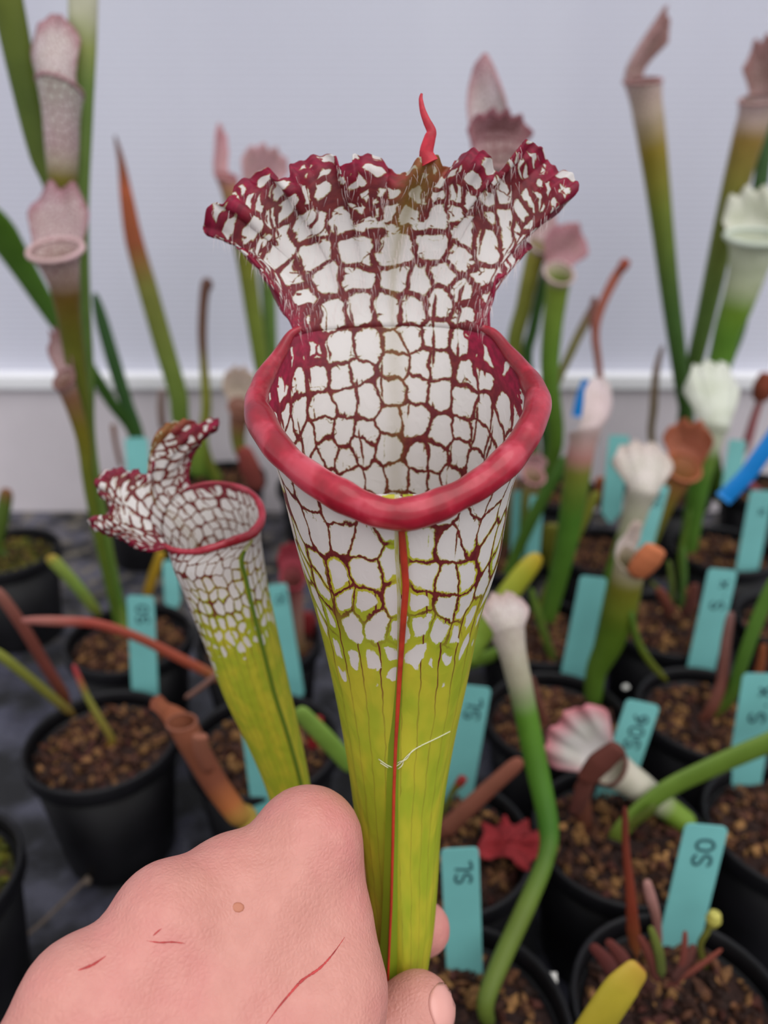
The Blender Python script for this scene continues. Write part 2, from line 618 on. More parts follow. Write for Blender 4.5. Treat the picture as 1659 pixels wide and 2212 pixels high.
    jit = 0.06 * np.sin(Lc * 2.1)[None] + 0.04 * np.sin(Lc * 5.3 + 1)[None]
    inside_shift = sp.get('back_shift', 60) * (np.cos(phi) < 0)[None]
    axial = arc
    backup = (sp.get('back_shift', 520) * smooth01((-np.cos(phi) + 0.25) / 0.6))[None]
    zone[..., 0] = np.clip((axial - backup - g0) / (g1 - g0) + jit, 0, 1.3)
    nearrim = np.exp(-(axial / (d_rim := sp.get('rim_w', 92.0))) ** 2)
    upper = (smooth01((a - 1.15) / 0.6) * smooth01((2.66 - a) / 0.30) * sp.get('crimson', 1.0))[None] * nearrim
    zone[..., 1] = 0.050 - 0.008 * smooth01(np.cos(phi) * 2)[None] + 0.26 * upper + 0.010 * (np.cos(phi) < 0)[None] - 0.012 * smooth01((axial - 300) / 200)
    ribm = np.exp(-((math.pi - a) / 0.085) ** 2)[None] * np.ones((m, 1))
    seam = np.exp(-(a / 0.10) ** 2)[None] * np.ones((m, 1))
    zone[..., 2] = ribm * 0.30 * smooth01(1 - zone[..., 0])
    zone[..., 0] = np.maximum(zone[..., 0], np.minimum(seam * 1.1, 0.75))
    zone[..., 3] = np.clip(0.12 + upper * 1.4, 0, 1)
    V = cam_xyz(P[..., 0], P[..., 1], P[..., 2]).reshape(-1, 3)
    tube = mobj('tube', V, grid_faces(m, n, True), M['vein'], root,
                attrs={'tc': ('FLOAT_VECTOR', tc.reshape(-1, 3)), 'zone': ('FLOAT_COLOR', zone.reshape(-1, 4))})
    so = tube.modifiers.new('thickness', 'SOLIDIFY'); so.thickness = 4.5 * U; so.offset = 0; so.use_rim = False
    # lip: a roll along the rim, open across the back
    h0, h1 = sp['hood']                                 # neck angles, right and left of the back
    lp = np.radians(np.linspace(h1 - 4, 360 + h0 + 4, 150))
    LQ = rim_at(lp)
    C = cc(LQ[:, 0], LQ[:, 1], LQ[:, 2])
    la = np.abs((np.degrees(lp) + 180) % 360 - 180)     # 0 front .. 180 back
    lr = np.interp(la, sp['lip_a'], sp['lip_r']) * U
    lr = lr * (1 + 0.05 * np.sin(lp * 9.0) + 0.03 * np.sin(lp * 23))
    W = cam_xyz(C[:, 0], C[:, 1], C[:, 2])
    cen = W.mean(axis=0)
    T = norm(np.gradient(W, axis=0))
    out = W - cen
    out = norm(out - (np.sum(out * T, 1))[:, None] * T)
    dn = np.cross(T, out)
    k = 18
    an = np.linspace(0, 2 * math.pi, k, endpoint=False)
    V = W[:, None] + lr[:, None, None] * (np.cos(an)[None, :, None] * out[:, None] * 0.92 + np.sin(an)[None, :, None] * dn[:, None])
    zl = np.zeros((len(W), k, 4)); zl[..., 3] = 1
    inner = np.clip(-np.cos(an), 0, 1)[None]
    zl[..., 0] = np.clip(0.15 + inner * np.interp(la, [0, 60, 110, 150], [0.75, 0.65, 0.15, 0.1])[:, None], 0, 1)
    zl[..., 1] = np.interp(la, [0, 45, 75, 95, 150], [0.05, 0.15, 0.75, 0.65, 0.8])[:, None] * (0.45 + 0.55 * inner)
    fs = grid_faces(len(W), k, True) + [tuple(range(k)), tuple(reversed(range((len(W) - 1) * k, len(W) * k)))]
    lip = mobj('lip', V.reshape(-1, 3), fs, M['lip'], root, attrs={'zone': ('FLOAT_COLOR', zl.reshape(-1, 4))})
    lip['label'] = 'glossy crimson rolled lip'
    # hood: from the back of the mouth out to the frilled outline
    nu, nv = sp.get('hood_n', (300, 90))
    u = np.linspace(0, 1, nu)
    phb = np.radians(h1 + (h0 - h1) * u)
    BQ = rim_at(phb)
    B = cc(BQ[:, 0], BQ[:, 1], BQ[:, 2])
    O = np.array(sp['outline'], dtype=float)            # (px, py)
    fine = crom(O, 900)
    al = np.concatenate([[0], np.cumsum(np.linalg.norm(np.diff(fine, axis=0), axis=1))])
    al /= al[-1]
    marks = np.array([[uu, al[int(round(i / (len(O) - 1) * 899))]] for uu, i in sp['marks']])
    s = np.interp(u, marks[:, 0], marks[:, 1])
    ex, ey = np.interp(s, al, fine[:, 0]), np.interp(s, al, fine[:, 1])
    ez = np.interp(u, [q[0] for q in sp['edge_z']], [q[1] for q in sp['edge_z']])
    E = cc(ex, ey, ez)
    ln = np.linalg.norm(E - B, axis=1)
    upd = np.array(sp.get('rise', (0.0, -0.93, -0.25)))
    w = np.interp(u, [0, 0.12, 0.3, 0.7, 0.88, 1], [0.1, 0.3, 0.42, 0.42, 0.3, 0.1])
    tgt = norm(P[0] - P[3])
    tgu = np.stack([np.interp(np.mod(phb, 2 * math.pi), phi, tgt[:, c]) for c in range(3)], 1)
    upv = norm(0.92 * tgu + 0.08 * upd[None])
    P1 = B + upv * (ln * w)[:, None]
    P2 = P1 + (E - P1) * 0.55 + np.array(sp.get('belly', (0, 0, -14)))[None] * U * np.sin(u * math.pi)[:, None]
    v = np.linspace(0, 1, nv)[:, None, None]
    H = (1 - v) ** 3 * B + 3 * (1 - v) ** 2 * v * P1 + 3 * (1 - v) * v ** 2 * P2 + v ** 3 * E
    vv = np.linspace(0, 1, nv)[:, None]
    frill = smooth01((vv - 0.55) / 0.45) * np.minimum(1, ln / U / 120)[None]
    low = np.stack([np.interp(np.mod(phb, 2 * math.pi), phi, (P[2] if sp.get('m', 110) > 100 else P[1])[:, c]) for c in range(3)], 1)
    H[0] = low + fr[None] * 0.7 * U
    H[1] = B + fr[None] * 0.7 * U
    frill_z = None
    H[..., 2] += frill ** 2 * U * (sp.get('frill', 26) * np.sin(u * 2 * math.pi * sp.get('waves', 9) + 0.6) + 7 * np.sin(u * 2 * math.pi * 31))[None]
    H[..., 2] += U * 20 * smooth01((vv - 0.86) / 0.14) * np.minimum(1, ln / U / 120)[None]      # margin rolled back
    H[..., 1] += U * 3 * frill * np.sin(u * 2 * math.pi * 57)[None]
    th = np.zeros((nv, nu, 3))
    lcb = np.interp(np.mod(phb, 2 * math.pi), phi, Lc * 1.0)
    lcb = np.sign(math.pi - phb) * np.abs(lcb)
    length = ln[None] * vv / U
    length[0] = -np.linalg.norm(low - B, axis=1) / U
    length[1] = 0
    th[..., 0] = lcb[None] * (1 + 0.95 * smooth01((vv - 0.30) / 0.70) ** 1.2) + 40.5
    th[..., 1] = 50 + length / sp.get('cell', 78.0) * 1.05
    th[..., 2] = 0
    # the fan opens: let the net fork where the columns have grown wide
    fork = smooth01((vv - 0.50) / 0.12) * np.ones((1, nu))
    zh = np.zeros((nv, nu, 4))
    margin = smooth01((vv - 0.58) / 0.42)
    sidem = np.exp(-(np.minimum(u, 1 - u) / 0.085) ** 2)[None]
    ab = np.minimum(phb, 2 * math.pi - phb)
    nr0 = np.exp(-(length / sp.get('rim_w', 92.0)) ** 2) * (smooth01((ab - 1.15) / 0.6) * smooth01((2.66 - ab) / 0.30) * sp.get('crimson', 1.0))[None]
    zh[..., 1] = np.clip(0.088 + 0.22 * nr0 + 0.072 * margin + 0.004 * margin ** 5 + 0.115 * sidem, 0, 0.5)
    uc = sp.get('rib_u', 0.5)
    ribc = uc + sp.get('rib_shift', 0.0) * smooth01((vv - 0.3) / 0.7)
    zh[..., 2] = np.exp(-((u[None] - ribc) / (0.014 + 0.020 * vv)) ** 2) * (0.30 + 0.75 * vv)
    zh[..., 3] = np.clip(0.15 + 0.9 * smooth01((vv - 0.72) / 0.28) + sidem * 0.8, 0, 1)
    th[..., 2] = fork
    V = cam_xyz(H[..., 0], H[..., 1], H[..., 2]).reshape(-1, 3)
    hood = mobj('hood', V, grid_faces(nv, nu), M['vein'], root,
                attrs={'tc': ('FLOAT_VECTOR', th.reshape(-1, 3)), 'zone': ('FLOAT_COLOR', zh.reshape(-1, 4))})
    so = hood.modifiers.new('thickness', 'SOLIDIFY'); so.thickness = 4.5 * U; so.offset = 0
    return dict(tube=tube, hood=hood, lip=lip, P=P, H=H, U=U, cc=cc, phi=phi)


def axis_depth(cy, cy0=950.0, z0=0.172, tau=TAU):
    y0 = (cy0 - CY) / F * z0
    k = (cy - CY) / F
    s = (k * z0 - y0) / (math.cos(tau) - k * math.sin(tau))
    return z0 + s * math.sin(tau)


HEAD_D = 0.172


def tube_depth(cy):
    """the tube bends upright again below the mouth"""
    return axis_depth(cy) if cy <= 1317 else axis_depth(1317) + 0.017 * (1 - math.exp(-(cy - 1317) / 300.0))


prof = [(596, 1120, 985), (612, 1102, 1040), (626, 1090, 1100), (644, 1079, 1172), (686, 1037, 1317), (720, 1007, 1462), (747, 977, 1606),
        (761, 961, 1700), (774, 950, 1800), (787, 944, 1900), (800, 936, 2000), (812, 920, 2110), (818, 908, 2220)]
rings = []
for (xl, xr, cy) in prof:
    ridge = np.interp(cy, [1000, 1400, 1700, 2100], [0.0, 0.02, 0.20, 0.40])
    rings.append((xl, xr, cy, tube_depth(cy), 0.92, ridge))
# below the hand the tube runs on down to its pot, out of the picture
hero_base = np.array([-0.02, 0.115, 0.079])
last = rings[-1]
pl = np.array([((last[0] + last[1]) / 2 - CX) / F * last[3], (last[2] - CY) / F * last[3], last[3]])
hb = np.array([hero_base[0], np.dot(hero_base - CAM, -UP), np.dot(hero_base - CAM, FWD)])
for f, r in ((0.35, 0.0042), (0.7, 0.0036), (1.0, 0.0032)):
    q = pl + (hb - pl) * f
    px, py = CX + q[0] / q[2] * F, CY + q[1] / q[2] * F
    rr = r / q[2] * F
    rings.append((px - rr, px + rr, py, q[2], 1.0, 0.3))
hero_spec = dict(
    d0=HEAD_D, n=180, m=150,
    rim=[(0, 860, 1112, -215), (30, 1005, 1064, -178), (55, 1108, 982, -105), (78, 1160, 886, -10), (100, 1144, 820, 70), (118, 1096, 757, 135),
         (130, 1058, 716, 172), (155, 960, 697, 226), (180, 848, 694, 242), (205, 735, 699, 226), (230, 636, 717, 172), (242, 606, 762, 135),
         (260, 564, 832, 70), (282, 558, 894, -10), (305, 616, 985, -105), (330, 728, 1066, -178)],
    rings=rings, green=(110.0, 500.0), hood=(130.0, 230.0), cell=70.0, cols=(13.0, 14.0),
    lip_a=[0, 25, 50, 75, 100, 122, 140], lip_r=[33, 33, 33, 34, 25, 14, 7],
    outline=[(636, 717), (624, 690), (598, 656), (590, 634), (562, 588), (548, 570), (527, 551), (505, 524), (485, 509), (432, 487), (435, 462), (456, 434), (474, 442), (495, 434),
             (506, 392), (538, 360), (575, 350), (583, 379), (601, 389), (625, 381), (628, 350), (665, 322), (708, 316), (723, 334), (734, 355), (761, 352), (766, 334),
             (803, 323), (835, 334), (851, 358), (877, 363), (904, 345), (925, 333), (941, 331), (957, 344), (983, 339), (994, 323), (1026, 320), (1058, 339), (1079, 362),
             (1100, 339), (1132, 331), (1137, 306), (1180, 318), (1206, 344), (1233, 371), (1249, 403), (1243, 417), (1225, 437), (1190, 462), (1142, 498), (1158, 517), (1132, 546),
             (1105, 572), (1073, 594), (1068, 636), (1058, 660), (1058, 716)],
    marks=[(0, 0), (0.13, 9), (0.52, 32), (0.86, 46), (1, 57)],
    edge_z=[(0, 172), (0.04, 215), (0.13, 215), (0.3, 150), (0.5, 130), (0.7, 140), (0.87, 200), (0.96, 215), (1, 172)],
    rib_u=0.5, rib_shift=0.025, frill=26, waves=9)
hero = empty('pitcher_leaf', hero_base, 'large open pitcher with white net-veined hood and crimson lip, held upright in a hand', 'pitcher plant')
HI = make_pitcher(hero, hero_spec)
U0 = HI['U']
# pointed red tip of the hood
tipc = np.array([(928, 352, 128), (921, 330, 122), (928, 300, 112), (932, 284, 108), (922, 262, 104), (913, 238, 100), (909, 214, 98), (911, 202, 97)], float)
tp = crom(tipc, 40)
q = HI['cc'](tp[:, 0], tp[:, 1], tp[:, 2])
W = cam_xyz(q[:, 0], q[:, 1], q[:, 2])
V, fs = sweep(W, np.interp(np.linspace(0, 1, 40), [0, 0.15, 0.4, 0.7, 1], [22, 17, 12, 7.5, 2.5]) * U0, 10, 0.6)
tip = mobj('hood_tip', V, fs, M['tip'], HI['hood'])
tip['label'] = 'thin curved red point'
# keel along the front seam with its red edge
PT = HI['P']
ys = CY + PT[:, 0, 1] / PT[:, 0, 2] * F
sel = np.where((ys > 1128) & (ys < 2230))[0]
front = PT[sel, 0]
yv = ys[sel]
kx = np.interp(yv, [1128, 1200, 1262, 1340, 1460, 1600, 1700, 1800, 1950, 2100, 2230], [866, 872, 877, 871, 863, 855, 851, 849, 845, 838, 832])
kh = np.interp(yv, [1128, 1300, 1600, 1800, 2100], [4, 7, 9, 13, 18]) * U0
crest = front + FR[None] * kh[:, None]
crest[:, 0] = (kx - CX) / F * crest[:, 2]
rootl, rootr = front.copy(), front.copy()
wd = np.interp(yv, [1128, 1500, 2100], [13, 15, 22]) * U0
rootl[:, 0] = crest[:, 0] - wd
rootr[:, 0] = crest[:, 0] + wd
rootl += AX * 0 - FR * 3 * U0
rootr += -FR * 3 * U0
midl = crest * 0.75 + rootl * 0.25 - FR * 1.0 * U0
midr = crest * 0.75 + rootr * 0.25 - FR * 1.0 * U0
G = np.stack([rootl, midl, crest, midr, rootr], axis=1)
gv = cam_xyz(G[..., 0], G[..., 1], G[..., 2]).reshape(-1, 3)
kc = np.tile(np.append(S(138, 158, 34), 0.0), (len(gv), 1))
keel = mobj('keel', gv, grid_faces(len(sel), 5), M['leaf'], hero, attrs={'Col': ('FLOAT_COLOR', kc), 'tc': ('FLOAT_VECTOR', np.zeros((len(gv), 3)))})
cw = cam_xyz(crest[:, 0], crest[:, 1], crest[:, 2])
V, fs = sweep(cw, np.interp(yv, [1128, 1180, 1350, 1600, 2100], [6.0, 7.5, 6.5, 4.0, 3.0]) * U0, 8)
edge = mobj('red_edge', V, fs, M['edge'], keel)
edge['label'] = 'thin orange-red line along the keel'
# fine hairs inside the hood
H = HI['H']
nvh, nuh = H.shape[:2]
hv, hf_ = [], []
for i in range(1200):
    j, k = int(rng.uniform(0.05, 0.97) * (nvh - 1)), int(rng.uniform(0.02, 0.98) * (nuh - 1))
    p = H[j, k].copy()
    side = (k / nuh - 0.5)
    dirv = norm(np.array([rng.normal(0, 0.18) - side * 0.35, 1.0, -0.30 + rng.normal(0, 0.12)]))
    ln = rng.uniform(22, 52) * U0
    mid = p + dirv * ln * 0.5 + np.array([0, 0, -2.5 * U0])
    end = p + dirv * ln + np.array([rng.normal(0, 2.5) * U0, 2 * U0, 1.0 * U0])
    w = 0.36 * U0
    b = len(hv)
    hv += [p + [w, 0, 0], p + [-w, 0, 0], p + [0, 0, -w], mid + [w * .7, 0, 0], mid + [-w * .7, 0, 0], mid + [0, 0, -w * .7], end]
    hf_ += [(b, b + 1, b + 4, b + 3), (b + 1, b + 2, b + 5, b + 4), (b + 2, b, b + 3, b + 5), (b + 3, b + 4, b + 6), (b + 4, b + 5, b + 6), (b + 5, b + 3, b + 6)]
hv = np.array(hv)
hairs = mobj('hair', cam_xyz(hv[:, 0], hv[:, 1], hv[:, 2]), hf_, M['hair'], HI['hood'], smooth=False)
hairs['kind'] = 'stuff'

# the smaller pitcher to its left, turned aside
D2 = 0.235


def ring2(xl, xr, cy, d, ratio=0.95, ridge=0.0):
    return (xl, xr, cy, d, ratio, ridge)


ax2 = (0.22, math.cos(TAU), math.sin(TAU))
second_base = np.array([-0.052, 0.205, 0.079])
r2 = [ring2(372, 566, 1190, 0.237), ring2(390, 572, 1235, 0.239), ring2(415, 583, 1300, 0.241), ring2(446, 600, 1380, 0.244), ring2(483, 622, 1480, 0.248), ring2(530, 645, 1580, 0.252, 0.9, 0.15),
      ring2(568, 664, 1670, 0.255, 0.9, 0.2), ring2(592, 676, 1750, 0.258, 0.9, 0.2)]
lp_ = r2[-1]
pl = np.array([((lp_[0] + lp_[1]) / 2 - CX) / F * lp_[3], (lp_[2] - CY) / F * lp_[3], lp_[3]])
hb = np.array([second_base[0], np.dot(second_base - CAM, -UP), np.dot(second_base - CAM, FWD)])
for f, r in ((0.3, 0.0048), (0.65, 0.0038), (1.0, 0.0034)):
    qq = pl + (hb - pl) * f
    px, py = CX + qq[0] / qq[2] * F, CY + qq[1] / qq[2] * F
    rr = r / qq[2] * F
    r2.append(ring2(px - rr, px + rr, py, qq[2], 1.0, 0.0))
second_spec = dict(
    d0=D2, n=120, m=90, axis=ax2, front=(0.75, 0.28, -0.66),
    rim=[(0, 545, 1152, -40), (30, 566, 1118, 0), (60, 556, 1080, 45), (90, 525, 1056, 75), (120, 470, 1044, 90), (142, 412, 1052, 88), (165, 366, 1080, 60), (190, 348, 1112, 30),
         (215, 345, 1150, -5), (238, 362, 1182, -40), (270, 408, 1192, -75), (300, 455, 1184, -85), (330, 505, 1168, -70)],
    rings=r2, rim_w=30.0, green=(60.0, 255.0), hood=(142.0, 238.0), cell=28.0, cols=(15.0, 15.0), back_shift=110, crimson=0.35,
    lip_a=[0, 40, 80, 120, 140], lip_r=[11, 9, 7, 6, 4],
    outline=[(362, 1182), (330, 1192), (295, 1186), (262, 1168), (235, 1160), (212, 1152), (188, 1130), (192, 1120), (215, 1118), (224, 1092), (208, 1066), (205, 1036), (222, 1016), (250, 1010), (272, 1018), (292, 1012), (306, 1026), (322, 1016), (332, 990),
             (326, 965), (336, 935), (352, 918), (380, 908), (404, 904), (424, 914), (436, 920), (448, 904), (466, 902), (472, 918), (452, 934), (434, 944), (418, 970), (410, 1000), (406, 1030), (412, 1052)],
    marks=[(0, 0), (0.2, 5), (0.45, 13), (0.6, 19), (0.8, 28), (1, 34)],
    edge_z=[(0, -40), (0.2, -10), (0.45, 10), (0.7, 30), (1, 88)],
    rise=(-0.35, -0.85, -0.1), belly=(0, 0, 6), rib_u=0.55, rib_shift=0.12, frill=12, waves=7, hood_n=(160, 40))
second = empty('pitcher_leaf', second_base, 'smaller net-veined pitcher turned aside with ruffled hood, behind the hand', 'pitcher plant')
SI = make_pitcher(second, second_spec)
P2_ = SI['P']
k0 = 0
ys2 = CY + P2_[:, k0, 1] / P2_[:, k0, 2] * F
sel = np.where((ys2 > 1185) & (ys2 < 1800))[0]
kk = cam_xyz(P2_[sel, k0, 0], P2_[sel, k0, 1], P2_[sel, k0, 2])
V, fs = sweep(kk, 0.0008, 8)
mobj('keel', V, fs, M['leaf'], second, attrs={'Col': ('FLOAT_COLOR', np.tile(np.append(S(104, 130, 30), 0), (len(V), 1))), 'tc': ('FLOAT_VECTOR', np.zeros((len(V), 3)))})


# ------------------------------------------------------------------ the hand
def surface_nets(f, origin, h):
    s = f < 0
    nx, ny, nz = f.shape
    cnt = np.zeros((nx - 1, ny - 1, nz - 1), np.int8)
    for i in (0, 1):
        for j in (0, 1):
            for k in (0, 1):
                cnt += s[i:nx - 1 + i, j:ny - 1 + j, k:nz - 1 + k]
    act = np.argwhere((cnt > 0) & (cnt < 8))
    idx = -np.ones(cnt.shape, np.int64)
    idx[act[:, 0], act[:, 1], act[:, 2]] = np.arange(len(act))
    pos = np.zeros((len(act), 3)); num = np.zeros(len(act))
    cor = [(i, j, k) for i in (0, 1) for j in (0, 1) for k in (0, 1)]
    for a in cor:
        for b in cor:
            if a < b and sum(abs(np.subtract(a, b))) == 1:
                fa = f[act[:, 0] + a[0], act[:, 1] + a[1], act[:, 2] + a[2]]
                fb = f[act[:, 0] + b[0], act[:, 1] + b[1], act[:, 2] + b[2]]
                cr = (fa < 0) != (fb < 0)
                tt = np.where(cr, fa / np.where(cr, fa - fb, 1), 0)
                pos += np.where(cr[:, None], np.array(a) + (np.array(b) - np.array(a)) * tt[:, None], 0)
                num += cr
    pos = (act + pos / num[:, None]) * h + origin
    quads = []
    for axis in range(3):
        sl0 = [slice(1, -1)] * 3; sl1 = [slice(1, -1)] * 3
        sl0[axis] = slice(0, -1); sl1[axis] = slice(1, None)
        a, b = s[tuple(sl0)], s[tuple(sl1)]
        e = np.argwhere(a != b)
        off = np.array([1, 1, 1]); off[axis] = 0
        e0 = e + off
        inside = a[e[:, 0], e[:, 1], e[:, 2]]
        u, v = (axis + 1) % 3, (axis + 2) % 3
        du = np.zeros(3, int); du[u] = 1
        dv = np.zeros(3, int); dv[v] = 1
        c = [e0 - du - dv, e0 - dv, e0, e0 - du]
        q = np.stack([idx[x[:, 0], x[:, 1], x[:, 2]] for x in c], axis=1)
        q[~inside] = q[~inside][:, ::-1]
        quads.append(q)
    return pos, np.concatenate(quads)


def mm(px, py, d):
    return np.array([(px - CX) / F * d, (py - CY) / F * d, d])


lo, hi, hs = np.array([-205., 55., 20.]), np.array([45., 265., 265.]), 1.5
gx = [np.arange(lo[i], hi[i], hs, dtype=np.float32) for i in range(3)]
XX, YY, ZZ = np.meshgrid(*gx, indexing='ij', sparse=True)


def cone(a, b, ra, rb, sq=None):
    """distance to a rounded, tapered bone from a to b"""
    ab = b - a
    L2 = float(ab @ ab)
    tt = np.clip(((XX - a[0]) * ab[0] + (YY - a[1]) * ab[1] + (ZZ - a[2]) * ab[2]) / L2, 0, 1)
    dx, dy, dz = XX - a[0] - tt * ab[0], YY - a[1] - tt * ab[1], ZZ - a[2] - tt * ab[2]
    return np.sqrt(dx * dx + dy * dy + dz * dz) - (ra + (rb - ra) * tt)


def smin(a, b, k):
    h = np.clip(0.5 + 0.5 * (b - a) / k, 0, 1)
    return b + (a - b) * h - k * h * (1 - h)


W_i, W_m, W_r, W_l = np.array([-52., 152., 120.]), np.array([-64., 154., 116.]), np.array([-78., 156., 112.]), np.array([-92., 160., 110.])
K_i, K_m, K_r, K_l = mm(664, 1822, 178), mm(505, 1932, 171), mm(365, 1994, 160), mm(172, 2158, 149)
FA = np.array([-150., 222., 55.])
f = cone(W_i, K_i, 15, 11.4)
f = smin(f, cone(W_m, K_m, 15, 11.8), 9)
f = smin(f, cone(W_r, K_r, 14, 11.2), 9)
f = smin(f, cone(W_l, K_l, 14, 10.6), 9)
f = smin(f, cone((W_m + W_r) / 2, FA, 21, 26), 14)                     # wrist and forearm
# knuckle heads
for kx_, r in ((K_i, 11.6), (K_m, 11.9), (K_r, 11.4), (K_l, 10.2)):
    f = smin(f, cone(kx_ + np.array([0, -0.6, -0.6]), kx_ + np.array([0, 0.4, 0.4]), r, r), 4)
# thumb side of the hand: the web between index and thumb
f = smin(f, cone(mm(694, 1935, 177), mm(698, 1965, 175), 10.6, 10.6), 5)
f = smin(f, cone(mm(698, 2030, 172), mm(704, 2140, 166), 10.0, 11.6), 6)
f = smin(f, cone(mm(704, 2140, 166), mm(660, 2420, 150), 11.6, 15), 8)
# tendons and the hollows between them
DORS = np.array([0.05, -0.62, -0.78])
for kn, wr in ((K_i, W_i), (K_m, W_m), (K_r, W_r)):
    f = smin(f, cone(kn + DORS * 9.2, kn * 0.25 + wr * 0.75 + DORS * 10.5, 3.0, 3.0), 4)
# index finger: round behind the leaf
I1, I2, I3 = mm(738, 1955, 220), mm(826, 2018, 232), mm(915, 2006, 222)
fi = smin(cone(K_i, I1, 11.5, 9.5), cone(I1, I2, 9.0, 8.0), 2.5)
fi = smin(fi, cone(I2, I3, 8.2, 7.8), 2.0)
f = smin(f, fi, 3.5)
# the other fingers curl away below the knuckles
for (kn, a1, a2, a3, r) in ((K_m, mm(560, 2040, 222), mm(640, 2120, 240), mm(640, 2200, 222), 9.4),
                            (K_r, mm(420, 2120, 210), mm(500, 2230, 226), mm(500, 2300, 206), 8.8),
                            (K_l, mm(230, 2270, 190), mm(300, 2390, 200), mm(330, 2470, 184), 7.8)):
    g = smin(cone(kn, a1, r + 1.5, r), cone(a1, a2, r, r - 1), 2.5)
    g = smin(g, cone(a2, a3, r - 1, r - 1.8), 2.0)
    f = smin(f, g, 3.0)
# thumb: out of the palm, its tip against the front of the leaf
T0, T1, T2, T3 = np.array([-46., 150., 138.]), mm(640, 2430, 165), mm(800, 2270, 183), mm(902, 2186, 187)
ft = smin(cone(T0, T1, 17, 13), cone(T1, T2, 12.0, 10.2), 4)
ft = smin(ft, cone(T2, T3, 10.0, 9.3), 3)
f = smin(f, ft, 4)
pos, quads = surface_nets(f, lo, hs)
del f
pos /= 1000.0
HV = cam_xyz(pos[:, 0], pos[:, 1], pos[:, 2])
hand_o = HV.mean(axis=0)
hand = mobj('hand', HV, quads, M['skin'], origin=hand_o)
sm = hand.modifiers.new('smooth', 'SMOOTH'); sm.iterations = 6; sm.factor = 0.5
setp(hand, 'bare hand with red scratches, thumb and finger pinching the tall green pitcher stem', 'hand')
bpy.context.view_layer.update()
dg = bpy.context.evaluated_depsgraph_get()
ev = hand.evaluated_get(dg)
hm = ev.to_mesh()
hco = np.empty(len(hm.vertices) * 3); hm.vertices.foreach_get('co', hco)
hco = hco.reshape(-1, 3) + hand_o
hand_bvh = BVHTree.FromPolygons([Vector(v) for v in hco], [tuple(p.vertices) for p in hm.polygons])
ev.to_mesh_clear()


def on_hand(px, py):
    h = hand_bvh.ray_cast(Vector(CAM), Vector(ray(px, py)).normalized())
    if h[0] is None:
        h = hand_bvh.find_nearest(Vector(at(px, py, 0.186)))
    return np.array(h[0]), np.array(h[1])


def scratch(pts, r):
    Q = crom(np.array(pts, float), 10 * len(pts))
    W = np.array([on_hand(x, y)[0] for x, y in Q])
    n = len(W)
    rr = r * np.sin(np.linspace(0.12, math.pi - 0.12, n)) * (0.7 + 0.5 * rng.random(n))
    V, fs = sweep(W, rr, 6)
    o = mobj('scratch', V, fs, M['scratch'], hand)
    o['label'] = 'thin red scratch on the skin'


scratch([(572, 2216), (600, 2178), (632, 2140), (655, 2116), (690, 2092), (718, 2062), (745, 2024)], 0.00027)
scratch([(168, 2096), (186, 2090), (204, 2082), (230, 2064)], 0.00028)
scratch([(316, 2032), (345, 2036), (372, 2035), (400, 2038)], 0.00017)
scratch([(330, 2022), (340, 2013), (350, 2005)], 0.00016)
mp_, mn_ = on_hand(514, 1960)
mt_ = norm(np.cross(mn_, np.array([0.3, 0.1, 1.0]))); ms_ = np.cross(mn_, mt_)
mv = []
for j in range(6):
    for i in range(10):
        a_, b_ = i / 10 * 2 * math.pi, j / 5 * math.pi
        mv.append(mp_ + math.cos(a_) * math.sin(b_) * 0.0014 * mt_ + math.sin(a_) * math.sin(b_) * 0.0010 * ms_ + math.cos(b_) * 0.00016 * mn_)
mobj('mole', mv, grid_faces(6, 10, True), M['mole'], hand)
# thumb nail
lb = crom(np.array([(962, 2110), (932, 2140), (926, 2168), (932, 2196), (948, 2232)], float), 16)
rb = crom(np.array([(966, 2112), (984, 2140), (989, 2168), (986, 2198), (970, 2234)], float), 16)
nv_ = []
for j in range(16):
    for i in range(9):
        s_ = i / 8
        x, y = lb[j] + (rb[j] - lb[j]) * s_
        p, nn = on_hand(x, y)
        edge_d = min(s_, 1 - s_, j / 15, 1 - j / 15)
        nv_.append(p + nn * (0.00002 + 0.00028 * min(1, edge_d * 6)))
nail = mobj('thumb_nail', nv_, grid_faces(16, 9), M['nail'], hand)
so = nail.modifiers.new('thickness', 'SOLIDIFY'); so.thickness = 0.00012

# a wisp of spider silk caught on the tube
def tube_front(px, py, off=0.0006):
    k = (py - CY) / F
    best = None
    i = np.argmin(np.abs(CY + PT[..., 1] / PT[..., 2] * F - py) + np.abs(CX + PT[..., 0] / PT[..., 2] * F - px) + 1e3 * (PT[..., 2] > tube_depth(py) + 0.001))
    p = PT.reshape(-1, 3)[i]
    return at(px, py, p[2] - off)


silk = empty('cobweb_thread', tube_front(850, 1652), 'wisp of pale spider silk caught across the green front of the large pitcher', 'cobweb')
for pts in ([(818, 1640), (835, 1652), (850, 1658), (866, 1648), (880, 1632), (900, 1616), (915, 1608), (945, 1594), (972, 1580)],
            [(822, 1648), (842, 1660), (856, 1662), (868, 1654), (872, 1642)], [(840, 1648), (852, 1652), (862, 1646), (878, 1640), (890, 1622), (910, 1611)]):
    Q = crom(np.array(pts, float), 40)
    W = np.array([tube_front(x, y) for x, y in Q])
    for _ in range(4): W[1:-1] = (W[:-2] + W[1:-1] * 2 + W[2:]) / 4
    V, fs = sweep(W, 0.00012, 6)
    mobj('strand', V, fs, M['silk'], silk)

# ------------------------------------------------------------------ pots and potting mix
POT_R, POT_H, SOIL_Z = 0.0455, 0.090, 0.080


def lathe(prof, k=40):
    a = np.linspace(0, 2 * math.pi, k, endpoint=False)
    V = np.array([[r * math.cos(t), r * math.sin(t), z] for r, z in prof for t in a])
    return V, grid_faces(len(prof), k, True)


